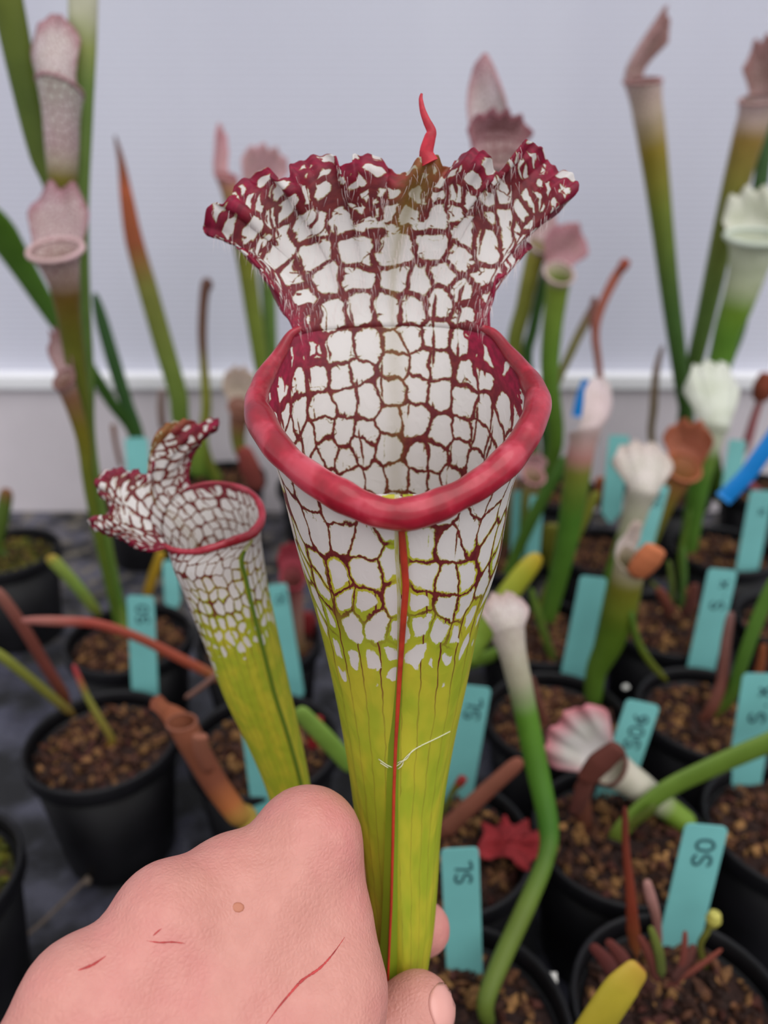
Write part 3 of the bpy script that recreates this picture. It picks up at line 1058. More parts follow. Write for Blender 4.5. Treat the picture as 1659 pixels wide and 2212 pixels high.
pv, pf = lathe([(0.001, 0.0005), (0.033, 0.0005), (0.0338, 0.002), (0.0425, 0.080), (0.0408, 0.080), (0.0325, 0.004), (0.001, 0.004)])
body_me = mesh_data('pot_body', pv, pf, M['pot'])
pv, pf = lathe([(0.0424, 0.0785), (0.0452, 0.0785), (0.0458, 0.080), (0.0458, 0.0885), (0.0450, 0.0898), (0.0438, 0.0898), (0.0430, 0.0885), (0.0412, 0.0790), (0.0424, 0.0785)])
rim_me = mesh_data('pot_rim', pv, pf, M['pot'])
ico_v = None


def chip_shape(r):
    v = np.array([[1, 0, 0], [-1, 0, 0], [0, 1, 0], [0, -1, 0], [0, 0, 1], [0, 0, -1], [.6, .6, .6], [-.6, .6, .5], [.6, -.6, .5], [-.6, -.6, .6]], float)
    return v * (1 + r.normal(0, 0.18, (10, 1)))


chip_f = [(0, 6, 8), (6, 4, 8), (6, 2, 7), (6, 7, 4), (7, 1, 9), (7, 9, 4), (9, 3, 8), (9, 8, 4), (0, 2, 6), (2, 1, 7), (1, 3, 9), (3, 0, 8), (0, 5, 2), (2, 5, 1), (1, 5, 3), (3, 5, 0)]


def soil_mesh(seed, tone, moss=0.0):
    r = np.random.default_rng(seed)
    V, Fc, Cc = [], [], []
    K, R = 36, 7
    for j in range(R + 1):
        for i in range(K):
            a = i / K * 2 * math.pi
            rad = 0.0394 * j / R
            V.append([rad * math.cos(a), rad * math.sin(a), SOIL_Z - 0.001 + 0.0035 * (1 - j / R) + r.normal(0, 0.0007)])
            Cc.append(S(*tone) * r.uniform(0.5, 1.0))
    Fc += grid_faces(R + 1, K, True)
    pal = [(126, 84, 56), (104, 66, 46), (80, 50, 38), (146, 104, 66), (58, 40, 34), (70, 44, 34), (164, 120, 72), (92, 52, 44)]
    if moss: pal = [(110, 108, 30), (86, 92, 26), (130, 120, 40), (70, 60, 34), (96, 66, 44)]
    for _ in range(330):
        a, q = r.uniform(0, 2 * math.pi), math.sqrt(r.uniform(0, 1)) * 0.0370
        sc = r.uniform(0.0011, 0.0036) if r.random() > 0.12 else r.uniform(0.0034, 0.0050)
        R3 = np.linalg.qr(r.normal(size=(3, 3)))[0]
        cv = (chip_shape(r) * sc * np.array([1.25, 0.85, 0.6])) @ R3
        b = len(V)
        zz = SOIL_Z + 0.0035 * (1 - q / 0.0415) + r.uniform(-0.0003, 0.0012)
        V += list(cv + [q * math.cos(a), q * math.sin(a), zz])
        Fc += [tuple(b + k for k in t) for t in chip_f]
        base = S(*pal[r.integers(len(pal))]) * r.uniform(0.6, 1.05)
        Cc += [base] * 10
    Cc = np.hstack([np.array(Cc), np.ones((len(Cc), 1))])
    return mesh_data('potting_mix', V, Fc, M['soil'], smooth=False, attrs={'Col': ('FLOAT_COLOR', Cc)})


soils = [soil_mesh(3, (66, 44, 38)), soil_mesh(5, (74, 48, 38)), soil_mesh(9, (58, 38, 34))]
moss_soil = soil_mesh(12, (70, 70, 30), 1.0)
# (pixel of the rim centre, or ground position, label tail, mossy)
pots = [
    ('p', 222, 1602, 'in front of the greyish wet puddled fabric, with short red-tipped shoots', 0),
    ('p', 280, 1382, 'holding the tallest green stems, a teal label at its front', 0),
    ('p', 570, 1610, 'with a teal label, between the smaller netted pitcher and the hand', 0),
    ('p', 560, 1385, 'behind the smaller netted pitcher', 0),
    ('p', 14, 1195, 'filled with yellow-green moss near the pale board', 1),
    ('p', -165, 1905, 'full of yellow moss beside the wet puddled fabric', 1),
    ('g', hero_base[0], hero_base[1], 'holding the large pitcher in the hand', 0),
    ('g', second_base[0] - 0.006, second_base[1] + 0.004, 'holding the smaller netted pitcher, below the hand', 0),
    ('p', 1005, 2190, 'with the SL label, beside the thumb', 0),
    ('p', 1445, 2170, 'with a broad yellow leaf and a small yellow bud', 0),
    ('p', 975, 1838, 'holding the crimson jagged leaf', 0),
    ('p', 1338, 1815, 'below the fallen white hood with pink margin', 0),
    ('p', 1700, 1790, 'below the arching green stem that ends in a fallen white hood', 0),
    ('p', 1205, 1560, 'with bare bark mix behind the fallen white hood', 0),
    ('p', 1535, 1545, 'with dark mix beside a thin reddish stem', 0),
    ('p', 870, 1395, 'standing behind the large held pitcher', 0),
    ('p', 1165, 1365, 'in front of the slender green pitchers, beside a teal label', 0),
    ('p', 1440, 1350, 'with reddish dead leaf bases and a tall teal label', 0),
    ('p', 1725, 1350, 'holding a bright green strap leaf, at the end of its row', 0),
    ('p', 1310, 1195, 'under the cream fan-shaped hood', 0),
    ('p', 1560, 1190, 'in front of the bright blue tag', 0),
    ('p', 1070, 1195, 'holding a young green pitcher beside twin teal labels', 0),
    ('p', 480, 1035, 'with the orange-tipped strap leaf near the board', 0),
    ('p', 1200, 1062, 'behind the pink-white tilted hood', 0),
    ('p', 1440, 1062, 'under the two tallest olive pitchers that form a V', 0),
    ('p', 300, 1052, 'with narrow dark green straps near the board', 0),
    ('p', 690, 1050, 'with the pale pink pitchers near the board', 0),
    ('p', 1650, 1062, 'behind the bright blue tag near the board', 0),
]
pot_at = []
for (mode, a, b, tail, moss) in pots:
    if mode == 'p':
        g = gp(a, b, 0.086); xy = np.array([g[0], g[1]])
    else:
        xy = np.array([a, b])
    pot_at.append(xy)
# keep neighbouring pots from standing in one another
for _ in range(60):
    for i in range(len(pot_at)):
        for j in range(i):
            dv = pot_at[i] - pot_at[j]
            dd = np.linalg.norm(dv)
            if dd < 0.0925:
                mv_ = dv / dd * (0.0925 - dd) / 2
                pot_at[i] = pot_at[i] + mv_
                pot_at[j] = pot_at[j] - mv_
for i in range(len(pot_at)):
    pot_at[i][1] = min(pot_at[i][1], WALL_Y - 0.012 - 0.047)
for i, (mode, a, b, tail, moss) in enumerate(pots):
    xy = pot_at[i]
    o = empty('plant_pot', (xy[0], xy[1], 0), 'round black plastic pot ' + tail, 'pot', 'black nursery pots')
    for nm, me in (('pot_body', body_me), ('pot_rim', rim_me)):
        c = bpy.data.objects.new(nm, me); coll.objects.link(c); c.parent = o
    s_ = bpy.data.objects.new('potting_mix', moss_soil if moss else soils[i % 3])
    coll.objects.link(s_)
    s_.location = (xy[0], xy[1], 0)
    s_.rotation_euler = (0, 0, i * 1.3)
    setp(s_, ('yellow-green mossy mix in the pot ' if moss else 'brown bark mix in the pot ') + tail, 'soil', 'potting mix in the pots', 'stuff')


# ------------------------------------------------------------------ background plants
GREEN, OLIVE, LIME, DKGREEN = (92, 128, 44), (134, 122, 34), (150, 168, 66), (62, 100, 48)
WHITE, CREAM, PINKW, PINK, MAUVE = (226, 222, 216), (222, 226, 208), (220, 196, 198), (214, 150, 160), (176, 118, 128)
BROWN, RUST, ORANGE, REDBR, YELLOW = (122, 72, 48), (150, 72, 48), (196, 112, 60), (140, 60, 50), (196, 172, 48)


def colramp(t, stops):
    xs = [s[0] for s in stops]
    return np.stack([np.interp(t, xs, [S(*s[1])[k] for s in stops]) for k in range(3)], axis=-1)


def wpath(pts, hf0, hf1=None):
    """pixel track (x, y, width[, hf]) from the base upwards to world points and radii"""
    hf1 = hf0 if hf1 is None else hf1
    n = len(pts)
    P, r = [], []
    for i, p in enumerate(pts):
        hf = p[3] if len(p) > 3 else hf0 + (hf1 - hf0) * i / (n - 1)
        q = pt(p[0], p[1], hf)
        P.append(q)
        r.append(p[2] / 2 * depth(q) / F)
    return np.array(P), np.array(r)


def root_in_soil(P, r, base):
    if base is not None:
        P = np.vstack([[np.array(base)], P])
        r = np.concatenate([[r[0] * 0.85], r])
    return P, r


def leaf_strap(name, parent, pts, stops, hf0, hf1=None, base=None, flat=0.35, mat='leaf', tip=0.12, vein=0.0):
    P, r = wpath(pts, hf0, hf1)
    P, r = root_in_soil(P, r, base)
    n = 14 * len(P)
    Q = crom(P, n)
    rr = np.interp(np.linspace(0, len(P) - 1, n), np.arange(len(P)), r)
    t = np.linspace(0, 1, n)
    rr = rr * np.where(t > 0.86, np.sqrt(np.clip(1 - ((t - 0.86) / 0.14) ** 2, 0, 1)) * (1 - tip) + tip, 1)
    if base is None: rr = rr * (0.45 + 0.55 * smooth01(t / 0.15))
    k = 12
    V, fs = sweep(Q, rr, k, flat)
    col = np.repeat(colramp(t, stops), k, axis=0)
    col = np.hstack([col, np.full((len(col), 1), vein)])
    tc = np.zeros((len(V), 3))
    return mobj(name, V, fs, M[mat], parent, attrs={'Col': ('FLOAT_COLOR', col), 'tc': ('FLOAT_VECTOR', tc)})


def bg_pitcher(parent, pts, stops, hf0, hf1=None, base=None, face=(0, -1), mouth=None, hood=None, lipc=PINKW, hoodc=(PINKW, MAUVE), vein=0.7, flare=1.15, slant=0.5, mat='leaf', tilt=None):
    """a pitcher of the background: pts run from the stem up to the mouth;
    hood = (dx, dy, width, depth offset, curl) of its top against the mouth, in pixels and metres; face = ground direction of the opening"""
    P, r = wpath(pts, hf0, hf1)
    pxm = depth(P[-1]) / F
    P, r = root_in_soil(P, r, base)
    n = 12 * len(P)
    Q = crom(P, n)
    rr = np.interp(np.linspace(0, len(P) - 1, n), np.arange(len(P)), r)
    t = np.linspace(0, 1, n)
    rr = rr * (1 + (flare - 1) * smooth01((t - 0.9) / 0.1))
    k = 22
    T = norm(np.gradient(Q, axis=0))
    fdir = np.array([face[0], face[1], face[2] if len(face) > 2 else 0.0]); fdir /= np.linalg.norm(fdir)
    N = norm(fdir[None] - (T @ fdir)[:, None] * T)
    B = np.cross(T, N)
    a = np.linspace(0, 2 * math.pi, k, endpoint=False)
    V = Q[:, None] + rr[:, None, None] * (np.cos(a)[None, :, None] * N[:, None] + np.sin(a)[None, :, None] * B[:, None])
    # slanted mouth: the front is cut lower than the back
    sl = smooth01((t - 0.8) / 0.2)[:, None, None]
    V = V - sl * (np.cos(a)[None, :, None] * slant * rr[:, None, None]) * T[:, None]
    col = np.repeat(colramp(t, stops)[:, None], k, axis=1)
    vt = np.clip((np.interp(t, [s[0] for s in stops], [s[2] if len(s) > 2 else 0 for s in stops])), 0, 1)
    alpha = np.repeat(vt[:, None], k, axis=1)[..., None] * vein
    tc = np.zeros((n, k, 3))
    arc = np.concatenate([[0], np.cumsum(np.linalg.norm(np.diff(Q, axis=0), axis=1))])
    tc[..., 0] = np.minimum(a, 2 * math.pi - a)[None] * 2.6
    tc[..., 1] = arc[:, None] / 0.0042
    tube = mobj('pitcher', V.reshape(-1, 3), grid_faces(n, k, True), M[mat], parent,
                attrs={'Col': ('FLOAT_COLOR', np.concatenate([col, alpha], -1).reshape(-1, 4)), 'tc': ('FLOAT_VECTOR', tc.reshape(-1, 3))})
    so = tube.modifiers.new('thickness', 'SOLIDIFY'); so.thickness = 0.0006; so.offset = 0
    ringp = V[-1]
    if lipc is not None:
        cl = np.vstack([ringp, ringp[:1]])
        lr = max(0.0007, rr[-1] * 0.10)
        ctr = ringp.mean(0)
        LT = norm(np.roll(ringp, -1, 0) - np.roll(ringp, 1, 0))
        LO = norm(ringp - ctr); LD = np.cross(LT, LO)
        b = np.linspace(0, 2 * math.pi, 8, endpoint=False)
        LV = ringp[:, None] + lr * (np.cos(b)[None, :, None] * LO[:, None] + np.sin(b)[None, :, None] * LD[:, None])
        fs = []
        for i in range(k):
            for j in range(8):
                i2, j2 = (i + 1) % k, (j + 1) % 8
                fs.append((i * 8 + j, i * 8 + j2, i2 * 8 + j2, i2 * 8 + j))
        lc = np.tile(np.append(S(*lipc), 0), (k * 8, 1))
        mobj('lip', LV.reshape(-1, 3), fs, M[mat], tube, attrs={'Col': ('FLOAT_COLOR', lc), 'tc': ('FLOAT_VECTOR', np.zeros((k * 8, 3)))})
    if hood:
        dx, dy, wpx, dz, curl = hood[:5]
        nlobe = hood[5] if len(hood) > 5 else 6
        nu, nv = 49, 18
        u = np.linspace(-1, 1, nu)
        ha = math.pi + u * 1.25
        Bq = np.stack([np.interp(np.mod(ha, 2 * math.pi), np.append(a, 2 * math.pi), np.append(ringp[:, c], ringp[0, c])) for c in range(3)], 1)
        mc = Q[-1]
        top = mc + dx * pxm * RIGHT - dy * pxm * UP + np.array([0, dz, 0])
        hv = top - mc
        side = norm(np.cross(hv, fdir) + 1e-9)
        if np.dot(side, Bq[-1] - Bq[0]) < 0: side = -side
        hw = wpx / 2 * pxm
        nrm = norm(np.cross(side, hv))
        if np.dot(nrm, fdir) < 0: nrm = -nrm
        rnd = np.random.default_rng(int(abs(pts[-1][0] * 7 + pts[-1][1])))
        ph = rnd.uniform(0, 6)
        reach = 1 - 0.42 * np.abs(u) ** 3.5
        reach = reach * (1 + 0.045 * np.sin(u * nlobe * 1.9 + ph) + 0.014 * np.sin(u * nlobe * 4.3 + ph * 2))
        v = np.linspace(0, 1, nv)
        wprof = np.interp(v, [0, 0.22, 0.55, 0.85, 1], [0.0, 0.10, 0.55, 0.93, 1.0])
        X = np.zeros((nv, nu, 3))
        for j, vj in enumerate(v):
            cpos = Bq * (1 - wprof[j]) + (mc + side[None] * (u * hw)[:, None]) * wprof[j]
            up_ = hv[None] * (vj * reach)[:, None]
            bend = nrm[None] * ((curl * vj ** 2) * np.linalg.norm(hv) + 0.10 * hw * vj ** 2 * np.sin(u * nlobe * 2.2 + ph) - 0.16 * hw * (u ** 2) * vj)[:, None]
            X[j] = cpos + up_ + bend
        hc = colramp(np.linspace(0, 1, nv), [(0, hoodc[0]), (0.6, hoodc[0]), (1, hoodc[1])])
        hcol = np.repeat(hc[:, None], nu, 1)
        edge_m = (np.abs(u) ** 6)[None, :, None]
        hcol = hcol * (1 - edge_m * 0.7) + S(*hoodc[1]) * edge_m * 0.7
        al = np.full((nv, nu, 1), vein)
        htc = np.zeros((nv, nu, 3)); htc[..., 0] = (u * 5)[None]; htc[..., 1] = (v * np.linalg.norm(hv) / 0.0042)[:, None]
        h = mobj('hood', X.reshape(-1, 3), grid_faces(nv, nu), M[mat], tube,
                 attrs={'Col': ('FLOAT_COLOR', np.concatenate([hcol, al], -1).reshape(-1, 4)), 'tc': ('FLOAT_VECTOR', htc.reshape(-1, 3))})
        so = h.modifiers.new('thickness', 'SOLIDIFY'); so.thickness = 0.0006; so.offset = 0
    return tube


def plant(i, dx, dy, label, name='pitcher_plant', cat='pitcher plant', group='pitcher plants growing in pots'):
    """a plant rooted in pot i"""
    xy = pot_at[i]
    base = np.array([xy[0] + dx, xy[1] + dy, SOIL_Z])
    return empty(name, base, label, cat, group), base


def jig(base, s=0.006):
    return base + np.array([random.uniform(-s, s), random.uniform(-s, s), 0])


PS = [(0, GREEN, 0), (0.6, OLIVE, 0), (0.78, OLIVE, 0.3), (0.9, PINKW, 1), (1, WHITE, 1)]

# tall clump on the left (pot 1)
pl_, b_ = plant(1, -0.006, 0.014, 'tallest clump of long green stems with pink-white hoods, left of the netted pitcher')
hA = b_[1]
leaf_strap('leaf', pl_, [(196, 1000, 34), (180, 800, 46), (165, 500, 54), (172, 250, 58), (178, 90, 62), (180, -40, 66), (182, -120, 60)], [(0, (120, 140, 60)), (0.3, (112, 142, 66)), (0.62, (124, 152, 74)), (0.70, (166, 176, 100)), (0.78, (214, 212, 186)), (1, WHITE)], hA + 0.02, hA + 0.04, jig(b_), 0.7)
leaf_strap('leaf', pl_, [(188, 1010, 26), (165, 760, 34), (128, 450, 46), (90, 330, 58), (55, 190, 62), (15, 0, 72), (-10, -110, 80)], [(0, GREEN), (0.4, (104, 122, 44)), (0.7, (92, 112, 36)), (1, (120, 126, 40))], hA + 0.035, hA + 0.045, jig(b_), 0.5)
bg_pitcher(pl_, [(196, 1050, 24), (172, 800, 34), (150, 600, 44), (138, 420, 54), (134, 330, 66), (130, 190, 80)], [(0, GREEN, 0), (0.55, GREEN, 0), (0.72, OLIVE, 0.1), (0.80, (196, 182, 160), .6), (0.86, PINKW, 1), (1, WHITE, 1)], hA + 0.012, hA + 0.012, jig(b_), (0.1, 1), hood=(-20, -160, 116, -0.004, 0.10, 3), hoodc=((222, 208, 210), (184, 134, 144)), lipc=(196, 150, 158))
bg_pitcher(pl_, [(198, 1080, 22), (180, 900, 32), (160, 760, 42), (148, 680, 48), (138, 610, 62), (120, 540, 100)], [(0, GREEN, 0), (0.6, (116, 112, 36), 0), (0.78, (128, 100, 40), 0.1), (0.87, (198, 170, 160), .7), (1, PINKW, 1)], hA - 0.012, hA - 0.03, jig(b_), (0.1, -1), hood=(-16, -140, 132, 0.016, 0.0, 4), hoodc=((204, 180, 184), (172, 124, 136)), lipc=(226, 190, 194), slant=0.12)
bg_pitcher(pl_, [(200, 1090, 18), (182, 960, 26), (160, 880, 32), (138, 820, 42)], [(0, GREEN, 0), (0.6, OLIVE, 0), (0.85, (150, 110, 80), .6), (1, (196, 166, 160), 1)], hA - 0.02, hA - 0.03, jig(b_), (-0.3, -1), hood=(-22, -105, 62, 0.004, 0.05), hoodc=((190, 160, 158), (150, 104, 104)), lipc=(150, 104, 104))
leaf_strap('leaf', pl_, [(215, 1330, 26), (165, 1265, 30), (105, 1200, 32)], [(0, (120, 120, 50)), (0.5, (136, 164, 74)), (0.85, (160, 178, 84)), (1, (190, 150, 60))], b_[1] - 0.02, b_[1] - 0.03, None, 0.45)
leaf_strap('leaf', pl_, [(316, 1290, 22), (330, 1245, 22), (350, 1190, 20)], [(0, (170, 130, 40)), (1, (196, 160, 44))], b_[1] + 0.01, b_[1] + 0.01, None, 0.5)

# short shoots of pot 0
pl_, b_ = plant(0, 0.0, 0.0, 'few short stubs of red and green leaf in bark, beside the puddled fabric')
leaf_strap('leaf', pl_, [(242, 1600, 17), (215, 1552, 17), (186, 1500, 15), (158, 1435, 13)], [(0, RUST), (0.25, (130, 110, 40)), (0.75, (140, 140, 60)), (0.9, (180, 70, 70)), (1, (190, 70, 80))], b_[1], b_[1] + 0.01, b_, 0.7)
leaf_strap('leaf', pl_, [(150, 1520, 26), (100, 1440, 27), (50, 1355, 28), (-10, 1270, 28)], [(0, BROWN), (0.3, (128, 66, 58)), (0.7, (136, 76, 66)), (1, (160, 104, 92))], b_[1] + 0.01, b_[1], None, 0.6)
leaf_strap('leaf', pl_, [(160, 1545, 22), (120, 1512, 23), (60, 1462, 24), (-15, 1402, 26)], [(0, (128, 96, 50)), (0.4, (128, 124, 52)), (1, (142, 148, 60))], b_[1], b_[1] - 0.01, None, 0.6)

# pot 2: long red stem lying across, light green strap, red leaf bits
pl_, b_ = plant(2, 0.012, 0.012, 'sprawling plant with one long rusty stem lying across a teal label')
leaf_strap('leaf', pl_, [(545, 1500, 26), (500, 1478, 26), (400, 1428, 25), (300, 1378, 24), (210, 1348, 24), (130, 1342, 25), (45, 1340, 24)], [(0, (128, 142, 60)), (0.25, (150, 128, 66)), (0.4, (172, 84, 60)), (0.75, (182, 84, 72)), (0.9, (192, 120, 112)), (1, (176, 110, 104))], b_[1], b_[1] - 0.02, b_, 0.5)
leaf_strap('leaf', pl_, [(400, 1508, 12), (430, 1488, 13), (475, 1452, 13)], [(0, (130, 92, 80)), (1, (150, 110, 100))], b_[1] - 0.05, b_[1] - 0.05, None, 0.7)
leaf_strap('leaf', pl_, [(770, 1668, 42), (700, 1592, 46), (640, 1530, 40)], [(0, (130, 168, 66)), (1, (140, 172, 78))], 0.30, 0.30, None, 0.35)
leaf_strap('leaf', pl_, [(672, 1618, 24), (684, 1580, 30), (690, 1545, 16)], [(0, (150, 40, 44)), (1, (176, 50, 56))], 0.34, 0.34, None, 0.4)
# the second pitcher's own dead leaf: brown, curled, with a hollow end
bd = bg_pitcher(second, [(540, 1800, 40), (510, 1755, 46), (470, 1700, 50), (440, 1650, 52), (412, 1600, 56), (392, 1560, 60)], [(0, (150, 150, 50), 0), (0.25, (170, 140, 60), 0), (0.4, (170, 98, 52), 0), (0.55, (122, 66, 44), 0), (1, (140, 80, 56), 0)], 0.27, 0.285, second_base + np.array([-0.01, 0.006, 0]), (0.8, -0.5), hood=(-42, -38, 90, 0.01, -0.3, 3), hoodc=((150, 84, 56), (132, 68, 46)), lipc=(150, 92, 72), vein=0.15, mat='leaf_dry', flare=1.0)
bd['label'] = 'dried rust-brown pitcher with curled hollow end'
leaf_strap('leaf', second, [(452, 1668, 30), (436, 1622, 34), (432, 1586, 36)], [(0, (120, 66, 46)), (1, (160, 100, 80))], 0.272, 0.272, None, 0.6, 'leaf_dry')

# far left: straps near the board
pl_, b_ = plant(25, 0.004, 0.0, 'plant of narrow dark green straps rooted near the pale board')
leaf_strap('leaf', pl_, [(292, 945, 26), (240, 868, 28), (195, 798, 30), (112, 678, 42), (50, 580, 58), (0, 502, 78), (-40, 440, 84)], [(0, DKGREEN), (0.5, (84, 124, 50)), (1, (104, 146, 50))], b_[1], b_[1] - 0.10, b_, 0.3)
leaf_strap('leaf', pl_, [(300, 950, 26), (272, 868, 30), (248, 790, 32), (222, 700, 30), (204, 632, 18)], [(0, DKGREEN), (1, (66, 102, 58))], b_[1], b_[1], b_, 0.3)
leaf_strap('leaf', pl_, [(262, 1010, 10), (250, 960, 10), (244, 915, 12)], [(0, BROWN), (1, (150, 100, 70))], b_[1], b_[1], None, 0.6)

# orange-tipped strap and dead brown stalk
pl_, b_ = plant(22, -0.006, 0.0, 'plant with a tall orange-tipped strap leaf and a thin brown hooked stalk')
leaf_strap('leaf', pl_, [(398, 930, 38), (384, 850, 42), (352, 740, 44), (318, 620, 44), (290, 520, 40), (274, 430, 30), (262, 350, 16), (248, 292, 9)], [(0, GREEN), (0.3, (128, 148, 66)), (0.5, (140, 140, 66)), (0.62, (176, 96, 62)), (0.78, (198, 104, 66)), (0.88, (150, 92, 72)), (1, (120, 104, 104))], b_[1], b_[1], b_, 0.3)
leaf_strap('leaf', pl_, [(440, 960, 22), (446, 880, 22), (440, 780, 18), (437, 720, 20), (440, 650, 20), (447, 612, 24), (456, 626, 14)], [(0, (128, 140, 50)), (0.35, (160, 160, 66)), (0.5, (130, 96, 76)), (1, (122, 82, 76))], b_[1], b_[1], b_, 0.7)
leaf_strap('leaf', pl_, [(426, 1030, 40), (428, 990, 36), (436, 940, 30)], [(0, GREEN), (1, LIME)], b_[1] - 0.03, b_[1] - 0.03, None, 0.4)
leaf_strap('leaf', pl_, [(352, 930, 16), (348, 880, 18), (350, 840, 14)], [(0, (150, 120, 110)), (1, (176, 150, 144))], b_[1] + 0.02, b_[1] + 0.02, None, 0.4)

# pale pink pitchers behind the big hood
pl_, b_ = plant(26, -0.02, 0.0, 'plant with pale pink blurred hoods showing behind the frilled netted hood')
bg_pitcher(pl_, [(580, 900, 22), (566, 800, 30), (548, 680, 34), (530, 560, 38), (505, 440, 38), (488, 380, 40)], [(0, GREEN, 0), (0.5, (132, 146, 56), 0), (0.8, OLIVE, 0), (0.92, (196, 140, 110), .3), (1, PINK, .6)], b_[1], b_[1], b_, (1, -0.5), hood=(-20, -105, 46, 0.0, 0.1), hoodc=((224, 176, 182), (224, 160, 170)), lipc=PINK, vein=0.35)
bg_pitcher(pl_, [(594, 900, 18), (586, 780, 26), (580, 640, 30), (572, 480, 42), (566, 400, 74)], [(0, GREEN, 0), (0.6, (118, 150, 76), 0), (0.85, (170, 170, 110), 0), (1, PINKW, .6)], b_[1] + 0.02, b_[1] + 0.02, b_, (0.2, -1), slant=0.1, hood=(14, -80, 104, 0.0, 0.1), hoodc=((228, 190, 196), (224, 176, 184)), lipc=PINKW, vein=0.3)
dr = bg_pitcher(pl_, [(520, 980, 24), (514, 940, 30), (520, 880, 46)], [(0, (128, 140, 50), 0), (0.5, (130, 120, 56), 0), (0.75, (150, 100, 80), .3), (1, (176, 130, 116), .5)], b_[1] - 0.03, b_[1] - 0.03, None, (0.3, -1), hood=(-6, -85, 74, 0.0, 0.15), hoodc=((214, 196, 182), (206, 184, 168)), lipc=(150, 100, 84), vein=0.3)
leaf_strap('leaf', pl_, [(556, 1060, 36), (540, 1010, 46), (524, 965, 30)], [(0, (110, 50, 44)), (1, (150, 66, 60))], b_[1] - 0.06, b_[1] - 0.06, None, 0.4, 'leaf_dry')

# pot 3: red young pitcher seen beside the big tube
pl_, b_ = plant(3, 0.02, 0.0, 'young red-hooded pitcher seen between the two netted pitchers')
bg_pitcher(pl_, [(650, 1440, 22), (640, 1370, 30), (634, 1300, 40), (632, 1245, 46)], [(0, (110, 120, 50), 0), (0.4, (150, 120, 80), 0), (0.7, (190, 140, 130), .4), (1, (170, 72, 84), .6)], b_[1], b_[1] - 0.02, b_, (0.2, -1), hood=(-6, -72, 60, 0.0, 0.1), hoodc=((160, 60, 74), (150, 44, 58)), lipc=(160, 50, 66), vein=0.4)
leaf_strap('leaf', pl_, [(668, 1400, 50), (664, 1360, 56), (660, 1320, 30)], [(0, (96, 30, 32)), (1, (136, 40, 44))], b_[1] + 0.02, b_[1] + 0.02, None, 0.4)

# behind the big hood: pink-and-white hood peeping over it
pl_, b_ = plant(15, 0.0, 0.0, 'tall pitcher whose white and mauve hood rises above the frilled netted hood')
bg_pitcher(pl_, [(905, 1300, 30), (940, 1000, 36), (985, 740, 46), (1030, 540, 60), (1058, 430, 78), (1066, 345, 92)], [(0, GREEN, 0), (0.6, (130, 140, 50), 0), (0.8, (200, 190, 160), .4), (1, (206, 176, 178), 1)], b_[1] + 0.03, b_[1] + 0.05, b_, (-0.3, -1), hood=(-30, -215, 86, 0.0, 0.0, 2), hoodc=((228, 214, 218), (196, 146, 154)), lipc=(150, 84, 96), vein=0.55)
bgx = bg_pitcher(pl_, [(980, 760, 36), (1040, 540, 60), (1076, 400, 90), (1080, 330, 104)], [(0, (130, 140, 50), 0), (0.5, (206, 196, 176), .5), (1, (190, 150, 156), 1)], b_[1] + 0.02, b_[1] + 0.02, None, (0.1, -1), hood=(4, -88, 146, 0.0, 0.05, 7), hoodc=((190, 146, 152), (160, 96, 108)), lipc=None, vein=0.7)

# mauve pair to the right of the hood
pl_, b_ = plant(23, -0.02, 0.0, 'clump of mauve-hooded pitchers with olive tubes, right of the frilled netted hood')
bg_pitcher(pl_, [(1150, 960, 26), (1112, 770, 32), (1132, 660, 34), (1150, 580, 38), (1164, 530, 46)], [(0, GREEN, 0), (0.6, (132, 134, 50), 0), (0.9, (158, 150, 60), 0), (1, (216, 190, 180), .6)], b_[1], b_[1], b_, (0.3, -1), hood=(16, -78, 70, 0.0, 0.1), hoodc=((228, 200, 200), (222, 178, 182)), lipc=PINKW, vein=0.3)
bg_pitcher(pl_, [(1200, 960, 32), (1188, 820, 38), (1192, 720, 42), (1202, 640, 46), (1208, 590, 56)], [(0, GREEN, 0), (0.5, (110, 148, 50), 0), (0.88, (140, 160, 60), 0), (1, (218, 196, 188), .6)], b_[1] - 0.02, b_[1] - 0.03, b_, (0.15, -1), hood=(28, -104, 108, 0.0, 0.05, 3), hoodc=((196, 148, 154), (196, 138, 148)), lipc=(220, 190, 188), vein=0.55)
leaf_strap('leaf', pl_, [(1180, 960, 22), (1140, 790, 24), (1152, 710, 24), (1172, 620, 24), (1186, 560, 14)], [(0, DKGREEN), (1, (84, 124, 62))], b_[1] + 0.01, b_[1] + 0.01, b_, 0.5)
leaf_strap('leaf', pl_, [(1180, 930, 16), (1195, 850, 18), (1240, 745, 20), (1268, 690, 22), (1282, 655, 10)], [(0, (120, 130, 56)), (0.5, (160, 152, 90)), (0.8, (170, 140, 120)), (1, (128, 96, 92))], b_[1] + 0.03, b_[1] + 0.03, None, 0.5)

# dead flower stalk
pl_, b_ = plant(23, 0.018, -0.01, 'dead rusty stalk with branched curled top against the ribbed sheet', 'dead_stalk', 'dead stalk', None)
st = leaf_strap('stem', pl_, [(1298, 900, 16), (1294, 800, 15), (1286, 720, 18), (1300, 660, 20), (1326, 605, 22), (1350, 566, 18)], [(0, (130, 96, 80)), (0.5, (176, 104, 90)), (1, (188, 104, 84))], b_[1], b_[1], b_, 0.6, 'leaf_dry')
leaf_strap('stem', pl_, [(1286, 720, 18), (1282, 680, 18), (1284, 640, 14)], [(0, (170, 96, 84)), (1, (130, 96, 92))], b_[1], b_[1], None, 0.6, 'leaf_dry')
leaf_strap('seed_cap', pl_, [(1338, 590, 14), (1348, 572, 26), (1356, 560, 16)], [(0, (176, 90, 70)), (1, (150, 70, 56))], b_[1] - 0.004, b_[1] - 0.004, None, 0.8, 'leaf_dry')

